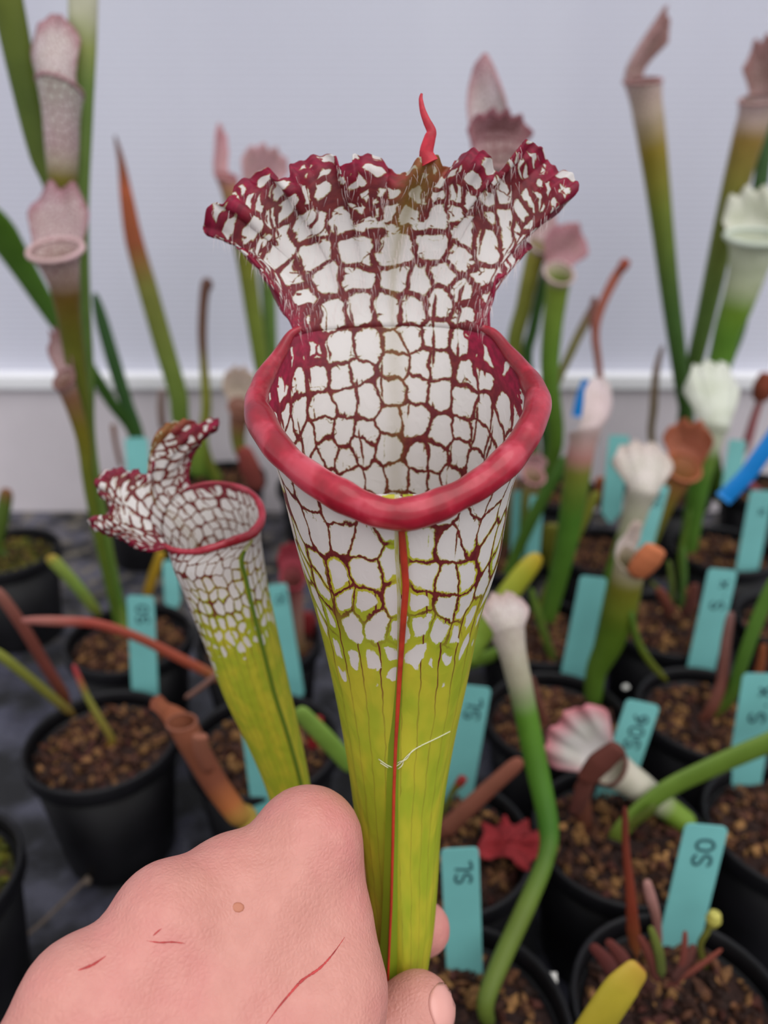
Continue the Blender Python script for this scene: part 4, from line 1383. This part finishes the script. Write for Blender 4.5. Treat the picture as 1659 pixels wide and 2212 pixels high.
# tall V of olive pitchers
pl_, b_ = plant(24, 0.012, 0.0, 'two tall olive-necked pitchers forming a V against the ribbed sheet')
bg_pitcher(pl_, [(1484, 930, 26), (1472, 820, 32), (1448, 640, 38), (1432, 500, 44), (1418, 380, 52), (1402, 260, 62), (1388, 175, 66)], [(0, DKGREEN, 0), (0.4, (86, 122, 56), 0), (0.62, (124, 138, 50), 0), (0.78, (158, 136, 44), 0), (0.88, (206, 186, 166), .6), (1, (214, 190, 186), 1)], b_[1], b_[1], b_, (0.9, -0.7), hood=(-6, -135, 62, 0.0, 0.42, 4), hoodc=((204, 172, 168), (184, 140, 138)), lipc=(188, 140, 140), vein=0.5, slant=0.3)
bg_pitcher(pl_, [(1474, 930, 24), (1492, 820, 32), (1525, 680, 38), (1560, 520, 46), (1594, 380, 56), (1622, 280, 66), (1640, 215, 68)], [(0, DKGREEN, 0), (0.45, (104, 132, 60), 0), (0.65, (136, 138, 54), 0), (0.82, (166, 134, 62), 0), (0.9, (214, 190, 180), .6), (1, PINKW, 1)], b_[1] + 0.01, b_[1], b_, (-0.9, -0.6), hood=(22, -118, 74, 0.0, 0.25, 4), hoodc=((210, 176, 172), (188, 140, 136)), lipc=(196, 156, 154), vein=0.5, slant=0.3)
leaf_strap('leaf', pl_, [(1580, 780, 26), (1612, 640, 30), (1640, 420, 34), (1656, 300, 34), (1668, 220, 20)], [(0, DKGREEN), (1, (82, 116, 68))], b_[1] + 0.02, b_[1] + 0.02, None, 0.4)
leaf_strap('leaf', pl_, [(1410, 960, 14), (1412, 880, 18), (1418, 800, 16), (1432, 745, 8)], [(0, (130, 110, 66)), (0.5, (150, 130, 100)), (1, (176, 140, 130))], b_[1] + 0.015, b_[1] + 0.015, b_, 0.5)

# white pitchers at the right edge
pl_, b_ = plant(27, -0.045, 0.0, 'pale cream-white pitcher with a ring-like lip, right beside the tall olive pair')
bg_pitcher(pl_, [(1530, 930, 40), (1566, 740, 52), (1592, 660, 64), (1614, 590, 76), (1632, 512, 106)], [(0, GREEN, 0), (0.42, (104, 150, 46), 0), (0.58, (128, 164, 52), 0), (0.72, (206, 214, 176), .3), (1, CREAM, .4)], b_[1] - 0.04, b_[1] - 0.05, b_, (-0.35, -1), hood=(4, -102, 118, 0.02, 0.0, 5), hoodc=((216, 218, 200), (228, 228, 214)), lipc=(224, 232, 220), vein=0.12, slant=0.1)
pl_, b_ = plant(19, 0.036, 0.012, 'white fan-hooded pitcher on a bright green stem, behind the orange dried hood')
bg_pitcher(pl_, [(1478, 1240, 34), (1500, 1100, 40), (1520, 1000, 46), (1538, 925, 60)], [(0, GREEN, 0), (0.5, (88, 136, 44), 0), (0.72, (120, 150, 60), 0), (0.84, (214, 218, 190), .2), (1, CREAM, .3)], b_[1], b_[1] + 0.01, None, (0.1, 1), hood=(10, -150, 118, 0.0, 0.22, 6), hoodc=((228, 232, 218), (232, 234, 224)), lipc=None, vein=0.12, slant=0.3)

# pink-white tilted hood
pl_, b_ = plant(16, 0.01, 0.022, 'green pitchers with a pink-white tilted hood, beside a blue clip')
bg_pitcher(pl_, [(1195, 1290, 36), (1224, 1170, 46), (1242, 1060, 54), (1252, 990, 56), (1264, 930, 58)], [(0, GREEN, 0), (0.5, (82, 128, 40), 0), (0.72, (128, 132, 48), 0), (0.82, (196, 140, 130), .5), (1, (222, 200, 198), .6)], b_[1], b_[1], b_, (-0.4, 0.9), hood=(62, -105, 96, 0.0, 0.2, 4), hoodc=((226, 206, 206), (230, 214, 218)), lipc=None, vein=0.2)
leaf_strap('leaf', pl_, [(1180, 1290, 26), (1255, 1130, 28), (1290, 1060, 20)], [(0, (110, 124, 40)), (1, (140, 140, 50))], b_[1] + 0.01, b_[1] + 0.01, b_, 0.5)
leaf_strap('leaf', pl_, [(1080, 1280, 20), (1150, 1120, 30), (1225, 985, 26)], [(0, GREEN), (1, (76, 116, 46))], b_[1] + 0.06, b_[1] + 0.06, None, 0.4)

# cream fan hood in the middle
pl_, b_ = plant(17, -0.03, 0.024, 'pitcher with a rounded cream fan hood, between two teal labels')
bg_pitcher(pl_, [(1285, 1420, 34), (1305, 1310, 38), (1338, 1210, 42), (1362, 1140, 46), (1384, 1068, 58)], [(0, GREEN, 0), (0.5, (90, 132, 40), 0), (0.7, (120, 146, 50), 0), (0.8, (200, 198, 168), .3), (1, (220, 212, 202), .4)], b_[1], b_[1], b_, (0.1, 1), hood=(12, -115, 132, 0.0, 0.25, 6), hoodc=((226, 218, 210), (222, 206, 200)), lipc=None, vein=0.22)

# orange dried hood
pl_, b_ = plant(19, 0.022, -0.02, 'pitcher with a dried salmon-orange hood beside the white fan hood')
bg_pitcher(pl_, [(1370, 1250, 30), (1405, 1160, 34), (1440, 1080, 40), (1476, 1010, 66)], [(0, GREEN, 0), (0.5, (118, 124, 40), 0), (0.75, (142, 122, 48), 0), (1, (196, 120, 84), .2)], b_[1], b_[1], b_, (-0.4, -1), hood=(16, -98, 104, 0.0, 0.2, 5), hoodc=((204, 128, 100), (192, 110, 78)), lipc=(196, 116, 80), vein=0.2)
leaf_strap('leaf', pl_, [(1468, 1300, 12), (1470, 1200, 14), (1490, 1100, 14)], [(0, (110, 110, 40)), (1, GREEN)], b_[1], b_[1], b_, 0.6)

# low olive pitcher with orange hood
pl_, b_ = plant(13, 0.03, 0.026, 'stout olive-green pitcher with an orange-brown dead hood, next to a teal label')
bg_pitcher(pl_, [(1288, 1450, 42), (1316, 1390, 58), (1338, 1320, 70), (1352, 1262, 66), (1362, 1210, 60)], [(0, GREEN, 0), (0.5, (88, 116, 28), 0), (0.8, (120, 116, 28), 0), (1, (206, 190, 170), .4)], b_[1], b_[1], b_, (0.6, -0.8), hood=(8, -85, 54, 0.0, 0.1, 3), hoodc=((226, 214, 206), (222, 200, 190)), lipc=None, vein=0.25)
leaf_strap('leaf', pl_, [(1368, 1246, 40), (1384, 1226, 58), (1402, 1204, 64), (1420, 1180, 50)], [(0, (176, 96, 60)), (1, (198, 116, 76))], b_[1] - 0.01, b_[1] - 0.01, None, 0.5, 'leaf_dry')
leaf_strap('leaf', pl_, [(1440, 1470, 14), (1404, 1430, 15), (1376, 1380, 15), (1362, 1320, 14)], [(0, (110, 110, 30)), (1, (84, 120, 40))], b_[1] - 0.01, b_[1] - 0.01, None, 0.6)

# white drooping hood in front of the yellow strap
pl_, b_ = plant(8, 0.012, 0.006, 'slender green pitcher with a drooping white hood, rising from the pot with the SL label')
hq = b_[1]
bg_pitcher(pl_, [(1050, 2160, 36, hq), (1085, 2070, 38, hq + 0.012), (1140, 1950, 38, hq + 0.03), (1180, 1850, 34, hq + 0.045), (1184, 1780, 42, hq + 0.055), (1158, 1650, 48, hq + 0.07), (1132, 1520, 48, hq + 0.08), (1112, 1430, 54, hq + 0.085), (1098, 1370, 62, hq + 0.09)],
           [(0, (110, 128, 54), 0), (0.3, (110, 130, 50), 0), (0.55, (70, 120, 32), 0), (0.76, (92, 138, 38), 0), (0.84, (196, 190, 166), .4), (1, (214, 200, 192), .6)], hq, None, b_, (-0.2, 1), hood=(-4, -86, 112, 0.0, 0.35, 5), hoodc=((222, 210, 204), (206, 178, 174)), lipc=None, vein=0.25)
pl_, b_ = plant(16, -0.02, -0.01, 'yellow-tipped light green strap leaf arching behind a drooping white hood')
leaf_strap('leaf', pl_, [(1010, 1430, 46), (1040, 1372, 50), (1086, 1300, 52), (1130, 1240, 50), (1166, 1198, 40)], [(0, (112, 148, 58)), (0.5, (140, 164, 58)), (0.8, (176, 176, 50)), (1, (204, 168, 44))], b_[1] - 0.04, b_[1] - 0.02, b_, 0.4)
leaf_strap('leaf', pl_, [(1206, 1462, 16), (1186, 1400, 18), (1160, 1320, 18), (1146, 1270, 12)], [(0, (96, 110, 44)), (1, (110, 140, 56))], b_[1] - 0.02, b_[1] - 0.02, None, 0.5)

# fallen white hood with pink margin
pl_, b_ = plant(12, 0.0, 0.0, 'arching green pitcher bent over to a fallen white hood with pink margin')
hz = b_[1]
bg_pitcher(pl_, [(1720, 1850, 44, hz), (1655, 1882, 46, hz - 0.005), (1590, 1858, 42, hz + 0.0), (1500, 1790, 44, hz + 0.005), (1430, 1738, 52, hz + 0.01), (1378, 1698, 64, hz + 0.012), (1318, 1656, 74, hz + 0.014)],
           [(0, (120, 150, 66), 0), (0.4, (110, 150, 50), 0), (0.68, (130, 160, 56), 0), (0.76, (206, 204, 182), 0), (1, (222, 212, 200), .1)], hz, None, b_, (-0.1, -0.9, 0.42), hood=(-118, -112, 172, -0.004, 0.05, 6), hoodc=((232, 226, 224), (214, 128, 140)), lipc=(104, 54, 46), vein=0.06, slant=0.2)
leaf_strap('leaf', pl_, [(1262, 1690, 44), (1296, 1648, 62), (1342, 1612, 48)], [(0, (110, 56, 46)), (1, (98, 50, 42))], hz - 0.012, hz - 0.012, None, 0.5, 'leaf_dry')
leaf_strap('leaf', pl_, [(1240, 1760, 30), (1256, 1720, 38), (1272, 1670, 40)], [(0, (80, 40, 34)), (1, (110, 60, 50))], hz - 0.006, hz - 0.006, None, 0.5, 'leaf_dry')

# long strap and reddish bases in pot 11
pl_, b_ = plant(11, 0.0, 0.0, 'red and green leaf bases with one long green strap, below the fallen white hood')
leaf_strap('leaf', pl_, [(1345, 1790, 46), (1430, 1712, 54), (1540, 1656, 58), (1680, 1596, 62), (1760, 1560, 60)], [(0, (118, 124, 52)), (0.3, (108, 138, 48)), (1, (112, 140, 50))], b_[1], b_[1] + 0.03, b_, 0.3)
leaf_strap('leaf', pl_, [(1300, 1850, 26), (1340, 1800, 24), (1420, 1740, 26)], [(0, (120, 110, 44)), (1, (96, 112, 44))], b_[1], b_[1], b_, 0.4)
leaf_strap('leaf', pl_, [(1440, 1830, 50), (1462, 1815, 60), (1480, 1800, 34)], [(0, (104, 52, 44)), (1, (136, 72, 62))], b_[1] + 0.02, b_[1] + 0.02, None, 0.4, 'leaf_dry')
leaf_strap('leaf', pl_, [(1266, 1850, 30), (1262, 1760, 34), (1254, 1690, 30)], [(0, (96, 50, 36)), (1, (110, 62, 44))], b_[1] + 0.01, b_[1] + 0.01, None, 0.5, 'leaf_dry')

# crimson jagged leaf
pl_, b_ = plant(10, 0.012, 0.0, 'crimson jagged dead leaf over green seedling leaves, beside a rusty fallen stem')
cpt = [(1030, 1838), (1046, 1800), (1040, 1776), (1072, 1786), (1090, 1760), (1108, 1784), (1140, 1768), (1146, 1796), (1176, 1790), (1164, 1824), (1172, 1850), (1148, 1858), (1142, 1884), (1118, 1872), (1104, 1852), (1076, 1850), (1052, 1856)]
cq = crom(np.array(cpt, float), 17 * 3, closed=True)
jv = []
for ring in (1.0, 0.72, 0.4, 0.05):
    for (x, y) in cq:
        xx, yy = 1100 + (x - 1100) * ring, 1818 + (y - 1818) * ring
        jv.append(pt(xx, yy, b_[1] + 0.010 - 0.034 * (yy - 1760) / 125 + 0.0022 * math.sin(xx * 0.09) + 0.002 * math.cos(yy * 0.12)))
jc = np.array([np.append(S(150, 40, 46) * random.uniform(0.7, 1.15), 0) for _ in jv])
jo = mobj('red_leaf', jv, grid_faces(4, len(cq), True), M['leaf_dry'], pl_, attrs={'Col': ('FLOAT_COLOR', jc)})
so = jo.modifiers.new('thickness', 'SOLIDIFY'); so.thickness = 0.0009; so.offset = 0
leaf_strap('leaf', pl_, [(1052, 1932, 44), (1076, 1890, 60), (1104, 1850, 40)], [(0, (70, 70, 26)), (1, (96, 104, 36))], b_[1], b_[1], None, 0.4)
leaf_strap('stem', pl_, [(950, 1806, 46), (1000, 1756, 44), (1060, 1700, 40), (1128, 1640, 36)], [(0, (110, 62, 46)), (1, (140, 82, 64))], b_[1] + 0.004, b_[1] + 0.02, None, 0.6, 'leaf_dry')
leaf_strap('stem', pl_, [(1180, 1570, 16), (1165, 1520, 18), (1145, 1460, 16)], [(0, (120, 66, 50)), (1, (110, 70, 60))], b_[1] + 0.08, b_[1] + 0.08, None, 0.7, 'leaf_dry')
sdl = leaf_strap('seedling', pl_, [(955, 1760, 12), (975, 1715, 12), (994, 1690, 22), (1002, 1678, 20)], [(0, (90, 100, 40)), (0.5, (110, 110, 44)), (0.7, (150, 50, 44)), (1, (150, 40, 40))], b_[1] + 0.003, b_[1] + 0.003, None, 0.8)

# bottom right pot: yellow leaf, bud, reddish bases
pl_, b_ = plant(9, 0.0, 0.0, 'broad yellow leaf with a red edge over red leaf bases')
leaf_strap('leaf', pl_, [(1376, 2064, 20), (1368, 2010, 30), (1362, 1930, 22), (1352, 1830, 16), (1350, 1740, 14)], [(0, (150, 90, 50)), (0.4, (150, 66, 46)), (1, (120, 56, 44))], b_[1] + 0.024, b_[1] + 0.03, None, 0.6)
leaf_strap('leaf', pl_, [(1424, 2060, 16), (1418, 1985, 20), (1406, 1940, 24), (1396, 1900, 18)], [(0, (150, 96, 90)), (1, (190, 140, 134))], b_[1] + 0.022, b_[1] + 0.026, None, 0.6)
leaf_strap('leaf', pl_, [(1250, 2270, 86), (1300, 2195, 92), (1345, 2130, 92), (1386, 2086, 70)], [(0, (176, 158, 44)), (0.6, (198, 178, 56)), (0.95, (196, 160, 60)), (1, (150, 72, 50))], b_[1] - 0.04, b_[1] - 0.03, None, 0.3)
for (x0, y0, x1, y1, c, w) in ((1420, 2120, 1380, 2020, (110, 50, 40), 22), (1440, 2130, 1560, 2050, (128, 60, 46), 18), (1430, 2110, 1404, 2000, (100, 110, 40), 20), (1450, 2120, 1500, 2040, (90, 44, 36), 26),
                               (1410, 2140, 1340, 2080, (84, 40, 34), 30), (1460, 2130, 1480, 2010, (120, 56, 46), 16), (1330, 2110, 1276, 2040, (96, 40, 36), 34), (1360, 2100, 1310, 2030, (104, 46, 40), 30)):
    leaf_strap('leaf', pl_, [(x0, y0, w), ((x0 + x1) / 2 + 6, (y0 + y1) / 2, w * 1.1), (x1, y1, w * 0.6)], [(0, tuple(int(v * 0.7) for v in c)), (1, c)], b_[1], b_[1] + 0.008, None, 0.5, 'leaf_dry')
pl_, b_ = plant(9, 0.02, 0.025, 'small round yellow bud on a thin green stalk beside a teal label', 'flower_bud', 'flower bud', None)
leaf_strap('stem', pl_, [(1512, 2044, 14), (1526, 2014, 14), (1538, 1990, 12)], [(0, (96, 96, 40)), (1, (140, 140, 60))], b_[1], b_[1], b_, 0.9)
leaf_strap('bud', pl_, [(1536, 2000, 18), (1541, 1986, 34), (1546, 1972, 22)], [(0, (176, 170, 70)), (1, (216, 206, 110))], b_[1], b_[1], None, 0.95)

# right edge plants
pl_, b_ = plant(14, -0.004, 0.0, 'thin reddish stem and bright green strap leaf rising from dark mix')
leaf_strap('leaf', pl_, [(1540, 1525, 30), (1560, 1470, 26), (1568, 1390, 24), (1580, 1320, 20)], [(0, (120, 66, 50)), (0.5, (140, 84, 74)), (1, (140, 100, 96))], b_[1], b_[1] + 0.01, b_, 0.6)
leaf_strap('leaf', pl_, [(1575, 1510, 30), (1600, 1440, 32), (1636, 1340, 34), (1680, 1240, 36)], [(0, (96, 104, 34)), (0.4, (80, 118, 40)), (1, (104, 146, 56))], b_[1], b_[1], b_, 0.4)
leaf_strap('leaf', pl_, [(1615, 1520, 22), (1640, 1450, 24), (1650, 1390, 16)], [(0, (130, 66, 40)), (1, (150, 84, 50))], b_[1] + 0.03, b_[1] + 0.03, None, 0.5)
pl_, b_ = plant(17, 0.02, 0.0, 'cluster of dead reddish-brown leaf bases behind a teal label')
for (x0, y0, x1, y1, w, c) in ((1450, 1330, 1420, 1270, 26, (128, 66, 50)), (1480, 1330, 1500, 1260, 30, (104, 54, 44)), (1500, 1320, 1480, 1270, 22, (120, 70, 50)), (1450, 1315, 1444, 1210, 14, (96, 112, 44)), (1470, 1315, 1476, 1180, 16, (84, 120, 46))):
    leaf_strap('leaf', pl_, [(x0, y0, w), ((x0 + x1) / 2 + 4, (y0 + y1) / 2, w), (x1, y1, w * 0.6)], [(0, tuple(int(v * 0.7) for v in c)), (1, c)], b_[1], b_[1], None, 0.5, 'leaf_dry')

# young pitcher right of the lip
pl_, b_ = plant(21, 0.01, 0.0, 'young pitcher with a small pink hood between twin teal labels')
bg_pitcher(pl_, [(1120, 1220, 24), (1136, 1130, 28), (1144, 1070, 32), (1152, 1026, 44)], [(0, GREEN, 0), (0.5, (104, 130, 44), 0), (0.8, (150, 140, 70), 0), (1, (206, 160, 156), .4)], b_[1], b_[1], b_, (0.2, -1), hood=(4, -46, 60, 0.0, 0.1, 4), hoodc=((216, 172, 176), (206, 156, 164)), lipc=PINK, vein=0.2)
leaf_strap('leaf', pl_, [(1108, 1240, 26), (1098, 1150, 30), (1100, 1070, 44), (1110, 1030, 30)], [(0, (90, 110, 40)), (0.5, (120, 120, 60)), (0.8, (170, 140, 110)), (1, (150, 110, 90))], b_[1] + 0.02, b_[1] + 0.02, b_, 0.5)
leaf_strap('leaf', pl_, [(1200, 1230, 44), (1190, 1180, 60), (1196, 1130, 40)], [(0, (84, 90, 30)), (1, (120, 116, 36))], b_[1] - 0.02, b_[1] - 0.02, None, 0.4)
leaf_strap('leaf', pl_, [(1310, 1110, 22), (1300, 1070, 26), (1296, 1030, 24)], [(0, (96, 50, 40)), (1, (184, 100, 60))], b_[1] + 0.04, b_[1] + 0.04, None, 0.5, 'leaf_dry')
pl_, b_ = plant(27, 0.0, 0.0, 'rusty dead hood on a thin reddish stalk near the bright blue tag')
leaf_strap('stem', pl_, [(1590, 1010, 20), (1612, 960, 22), (1630, 900, 18), (1644, 860, 16)], [(0, (140, 60, 70)), (0.6, (166, 96, 104)), (1, (150, 90, 84))], b_[1], b_[1], b_, 0.7, 'leaf_dry')
leaf_strap('hood', pl_, [(1640, 868, 30), (1650, 838, 50), (1664, 806, 40)], [(0, (128, 62, 44)), (1, (150, 72, 50))], b_[1], b_[1], None, 0.7, 'leaf_dry')
# mossy pot sprout
pl_, b_ = plant(4, 0.0, 0.0, 'short green shoot with a brown tip in the mossy pot')
leaf_strap('leaf', pl_, [(-8, 1180, 30), (4, 1120, 32), (16, 1055, 30)], [(0, (70, 90, 30)), (0.8, (100, 124, 50)), (1, (150, 84, 60))], b_[1], b_[1], b_, 0.5)

# dried twig lying on the fabric
tw = [(-20, 2072), (70, 2010), (150, 1935), (212, 1872), (262, 1822), (330, 1768)]
tws = empty('dried_twig', gp(150, 1935, 0.006), 'thin dried twig with bead-like nodes lying on the wet black fabric', 'twig')
Q = crom(np.array([gp(x, y, 0.010) for x, y in tw]), 60)
V, fs = sweep(Q, np.linspace(0.0010, 0.0014, 60), 7, ref=np.array([0., 0., 1.]))
tcol = lambda n: {'Col': ('FLOAT_COLOR', np.tile(np.append(S(118, 104, 94), 0), (n, 1)))}
mobj('stem', V, fs, M['leaf_dry'], tws, attrs=tcol(len(V)))
for i in (30, 40, 48, 54, 58):
    c = Q[i] + np.array([random.uniform(-.003, .003), random.uniform(-.002, .002), 0.0])
    bv = []
    for j in range(6):
        for k in range(8):
            a_, b__ = k / 8 * 2 * math.pi, j / 5 * math.pi
            bv.append(c + 0.0027 * np.array([math.cos(a_) * math.sin(b__), math.sin(a_) * math.sin(b__), math.cos(b__)]))
    mobj('node', bv, grid_faces(6, 8, True), M['leaf_dry'], tws, attrs=tcol(len(bv)))

# ------------------------------------------------------------------ teal plant labels
GLY = {
    'S': [[(0.9, 0.85), (0.6, 1.0), (0.25, 0.95), (0.12, 0.75), (0.35, 0.55), (0.7, 0.45), (0.9, 0.25), (0.7, 0.03), (0.3, 0.0), (0.08, 0.15)]],
    'L': [[(0.2, 1.0), (0.15, 0.0), (0.9, 0.04)]],
    'l': [[(0.4, 1.0), (0.35, 0.1), (0.6, 0.0)]],
    'x': [[(0.1, 0.6), (0.9, 0.0)], [(0.85, 0.6), (0.1, 0.0)]],
    '.': [[(0.4, 0.0), (0.5, 0.08)]],
    '0': [[(0.5, 1.0), (0.15, 0.8), (0.12, 0.25), (0.5, 0.0), (0.88, 0.25), (0.85, 0.8), (0.5, 1.0)]],
    '6': [[(0.8, 0.95), (0.35, 0.7), (0.15, 0.3), (0.45, 0.0), (0.85, 0.2), (0.6, 0.5), (0.2, 0.35)]],
    '2': [[(0.15, 0.8), (0.5, 1.0), (0.85, 0.75), (0.5, 0.4), (0.1, 0.0), (0.9, 0.03)]],
}


def plant_label(tx, ty, bx, by, wpx, text, tail, dyaw=0.0, hf=None, big=0.42, off=0.0):
    base = gp(bx, by, SOIL_Z + 0.001) if hf is None else pt(bx, by, hf)
    top = pt(tx, ty, base[1] + 0.012)
    base_in = base - norm(top - base) * 0.012
    ln = np.linalg.norm(top - base_in)
    up = norm(top - base_in)
    sidev = np.array([math.cos(dyaw), math.sin(dyaw), 0.0])
    sidev = norm(sidev - up * np.dot(sidev, up))
    nrm = np.cross(sidev, up)
    if nrm[1] > 0: nrm = -nrm
    w = wpx * depth((top + base) / 2) / F / 2
    t = 0.0004
    o = empty('plant_label', base, 'teal plastic plant label ' + tail, 'label', 'teal plant labels')
    cr = w * 0.25
    out = [(-w * 0.15, -0.004), (w * 0.15, -0.004), (w, 0.006), (w, ln - cr), (w - cr * 0.3, ln - cr * 0.3), (w - cr, ln), (-w + cr, ln), (-w + cr * 0.3, ln - cr * 0.3), (-w, ln - cr), (-w, 0.006)]
    V, n = [], len(out)
    for s in (-t, t):
        V += [base_in + sidev * x + up * y + nrm * s for x, y in out]
    fs = [tuple(range(n)), tuple(reversed(range(n, 2 * n)))] + [(i, (i + 1) % n, n + (i + 1) % n, n + i) for i in range(n)]
    mobj('strip', V, fs, M['label'], o, smooth=False)
    # marker writing, running up the strip
    if text:
        ch = w * 2 * big
        step = ch * 0.95
        y = ln - ch * 0.7 - step * len(text)
        for c in text:
            for stroke in GLY.get(c, []):
                Q = np.array([base_in + sidev * (ch * (0.5 - gy) + w * 0.12) + up * (y + gx_ * step * 0.85) + nrm * (t + 0.00015) for gx_, gy in stroke])
                Q = crom(Q, max(6, 4 * len(stroke)))
                V, fs = sweep(Q, ch * 0.09, 6, 0.3, ref=nrm)
                mobj('lettering', V, fs, M['ink'], o)
            y += step
    return o


plant_label(303, 1287, 314, 1505, 58, 'S0', 'crossed by the long rusty stem')
plant_label(294, 945, 300, 1030, 50, '', 'behind narrow dark green straps, near the pale board', hf=0.70)
plant_label(598, 1262, 634, 1480, 42, 'SL', 'half hidden behind the smaller netted pitcher and a red hood')
plant_label(546, 1500, 577, 1750, 66, 'SL', 'just above the knuckle of the hand')
plant_label(1025, 1482, 984, 1728, 72, 'SL', 'directly right of the green tube of the held pitcher')
plant_label(993, 1832, 1004, 2106, 80, 'SL', 'reading SL, rising beside the thumb')
plant_label(1390, 1517, 1322, 1720, 74, 'S06', 'partly behind the fallen white hood')
plant_label(1283, 1246, 1238, 1464, 58, '', 'leaning by the stout olive pitcher')
plant_label(1562, 1230, 1512, 1452, 62, 'S.x', 'leaning alone over dark mix, beside a reddish stem')
plant_label(1645, 1455, 1606, 1690, 78, 'S.x', 'cut by the long green strap leaf')
plant_label(1527, 1782, 1464, 2046, 92, 'S0', 'crossed by the arching green stem')
plant_label(1338, 940, 1322, 1092, 44, '', 'standing behind the cream fan hood', hf=0.62)
plant_label(1424, 1046, 1392, 1160, 46, 'Sx', 'tucked under the cream fan hood', hf=0.56)
plant_label(1646, 1060, 1612, 1240, 50, 'x.', 'below the bright blue tag')
plant_label(1594, 950, 1578, 1050, 38, '', 'behind the bright blue tag', hf=0.70)
plant_label(1160, 1070, 1150, 1200, 30, '', 'narrow, right one of the twin labels by the young pink-hooded pitcher', hf=0.58)
plant_label(1124, 1060, 1116, 1220, 30, '', 'narrow, left one of the twin labels by the young pink-hooded pitcher', hf=0.60)
plant_label(368, 1210, 372, 1284, 34, '', 'short, behind a yellow stem under the smaller netted pitcher')

# bright blue tags
def blue_tag(name, pts, hf, wpx, label):
    P, r = wpath([(x, y, wpx) for x, y in pts], hf)
    o = empty(name, P[0], label, 'tag')
    Q = crom(P, 16)
    V, fs = sweep(Q, np.full(16, r[0]), 12, 0.22)
    mobj('strip', V, fs, M['blue'], o)
    return o, Q, r[0]


o, Q, r0 = blue_tag('plant_tag', [(1562, 1078), (1610, 1030), (1640, 990), (1690, 920)], 0.55, 42, 'bright blue plastic tag slanting over the dark pots')
o, Q, r0 = blue_tag('plant_tag', [(1250, 900), (1258, 862), (1272, 822)], 0.69, 30, 'small blue plastic clip beside the pink-white tilted hood')

# white perlite crumbs
for (x, y, r, lb_) in ((1190, 2122, 0.0030, 'beside the green stem of the drooping white hood'), (298, 1412, 0.0028, 'at the foot of the label under the rusty stem'),
                       (1350, 1486, 0.0026, 'near the stout olive pitcher'), (1306, 1330, 0.0028, 'against the stout olive pitcher, by a leaning label')):
    c = gp(x, y, SOIL_Z + 0.004)
    pv = np.array([c + (chip_shape(rng)[k]) * r for k in range(10)])
    o = mobj('perlite_crumb', pv, chip_f, M['perlite'], origin=c, smooth=False)
    setp(o, 'white perlite crumb ' + lb_, 'perlite', 'perlite crumbs')
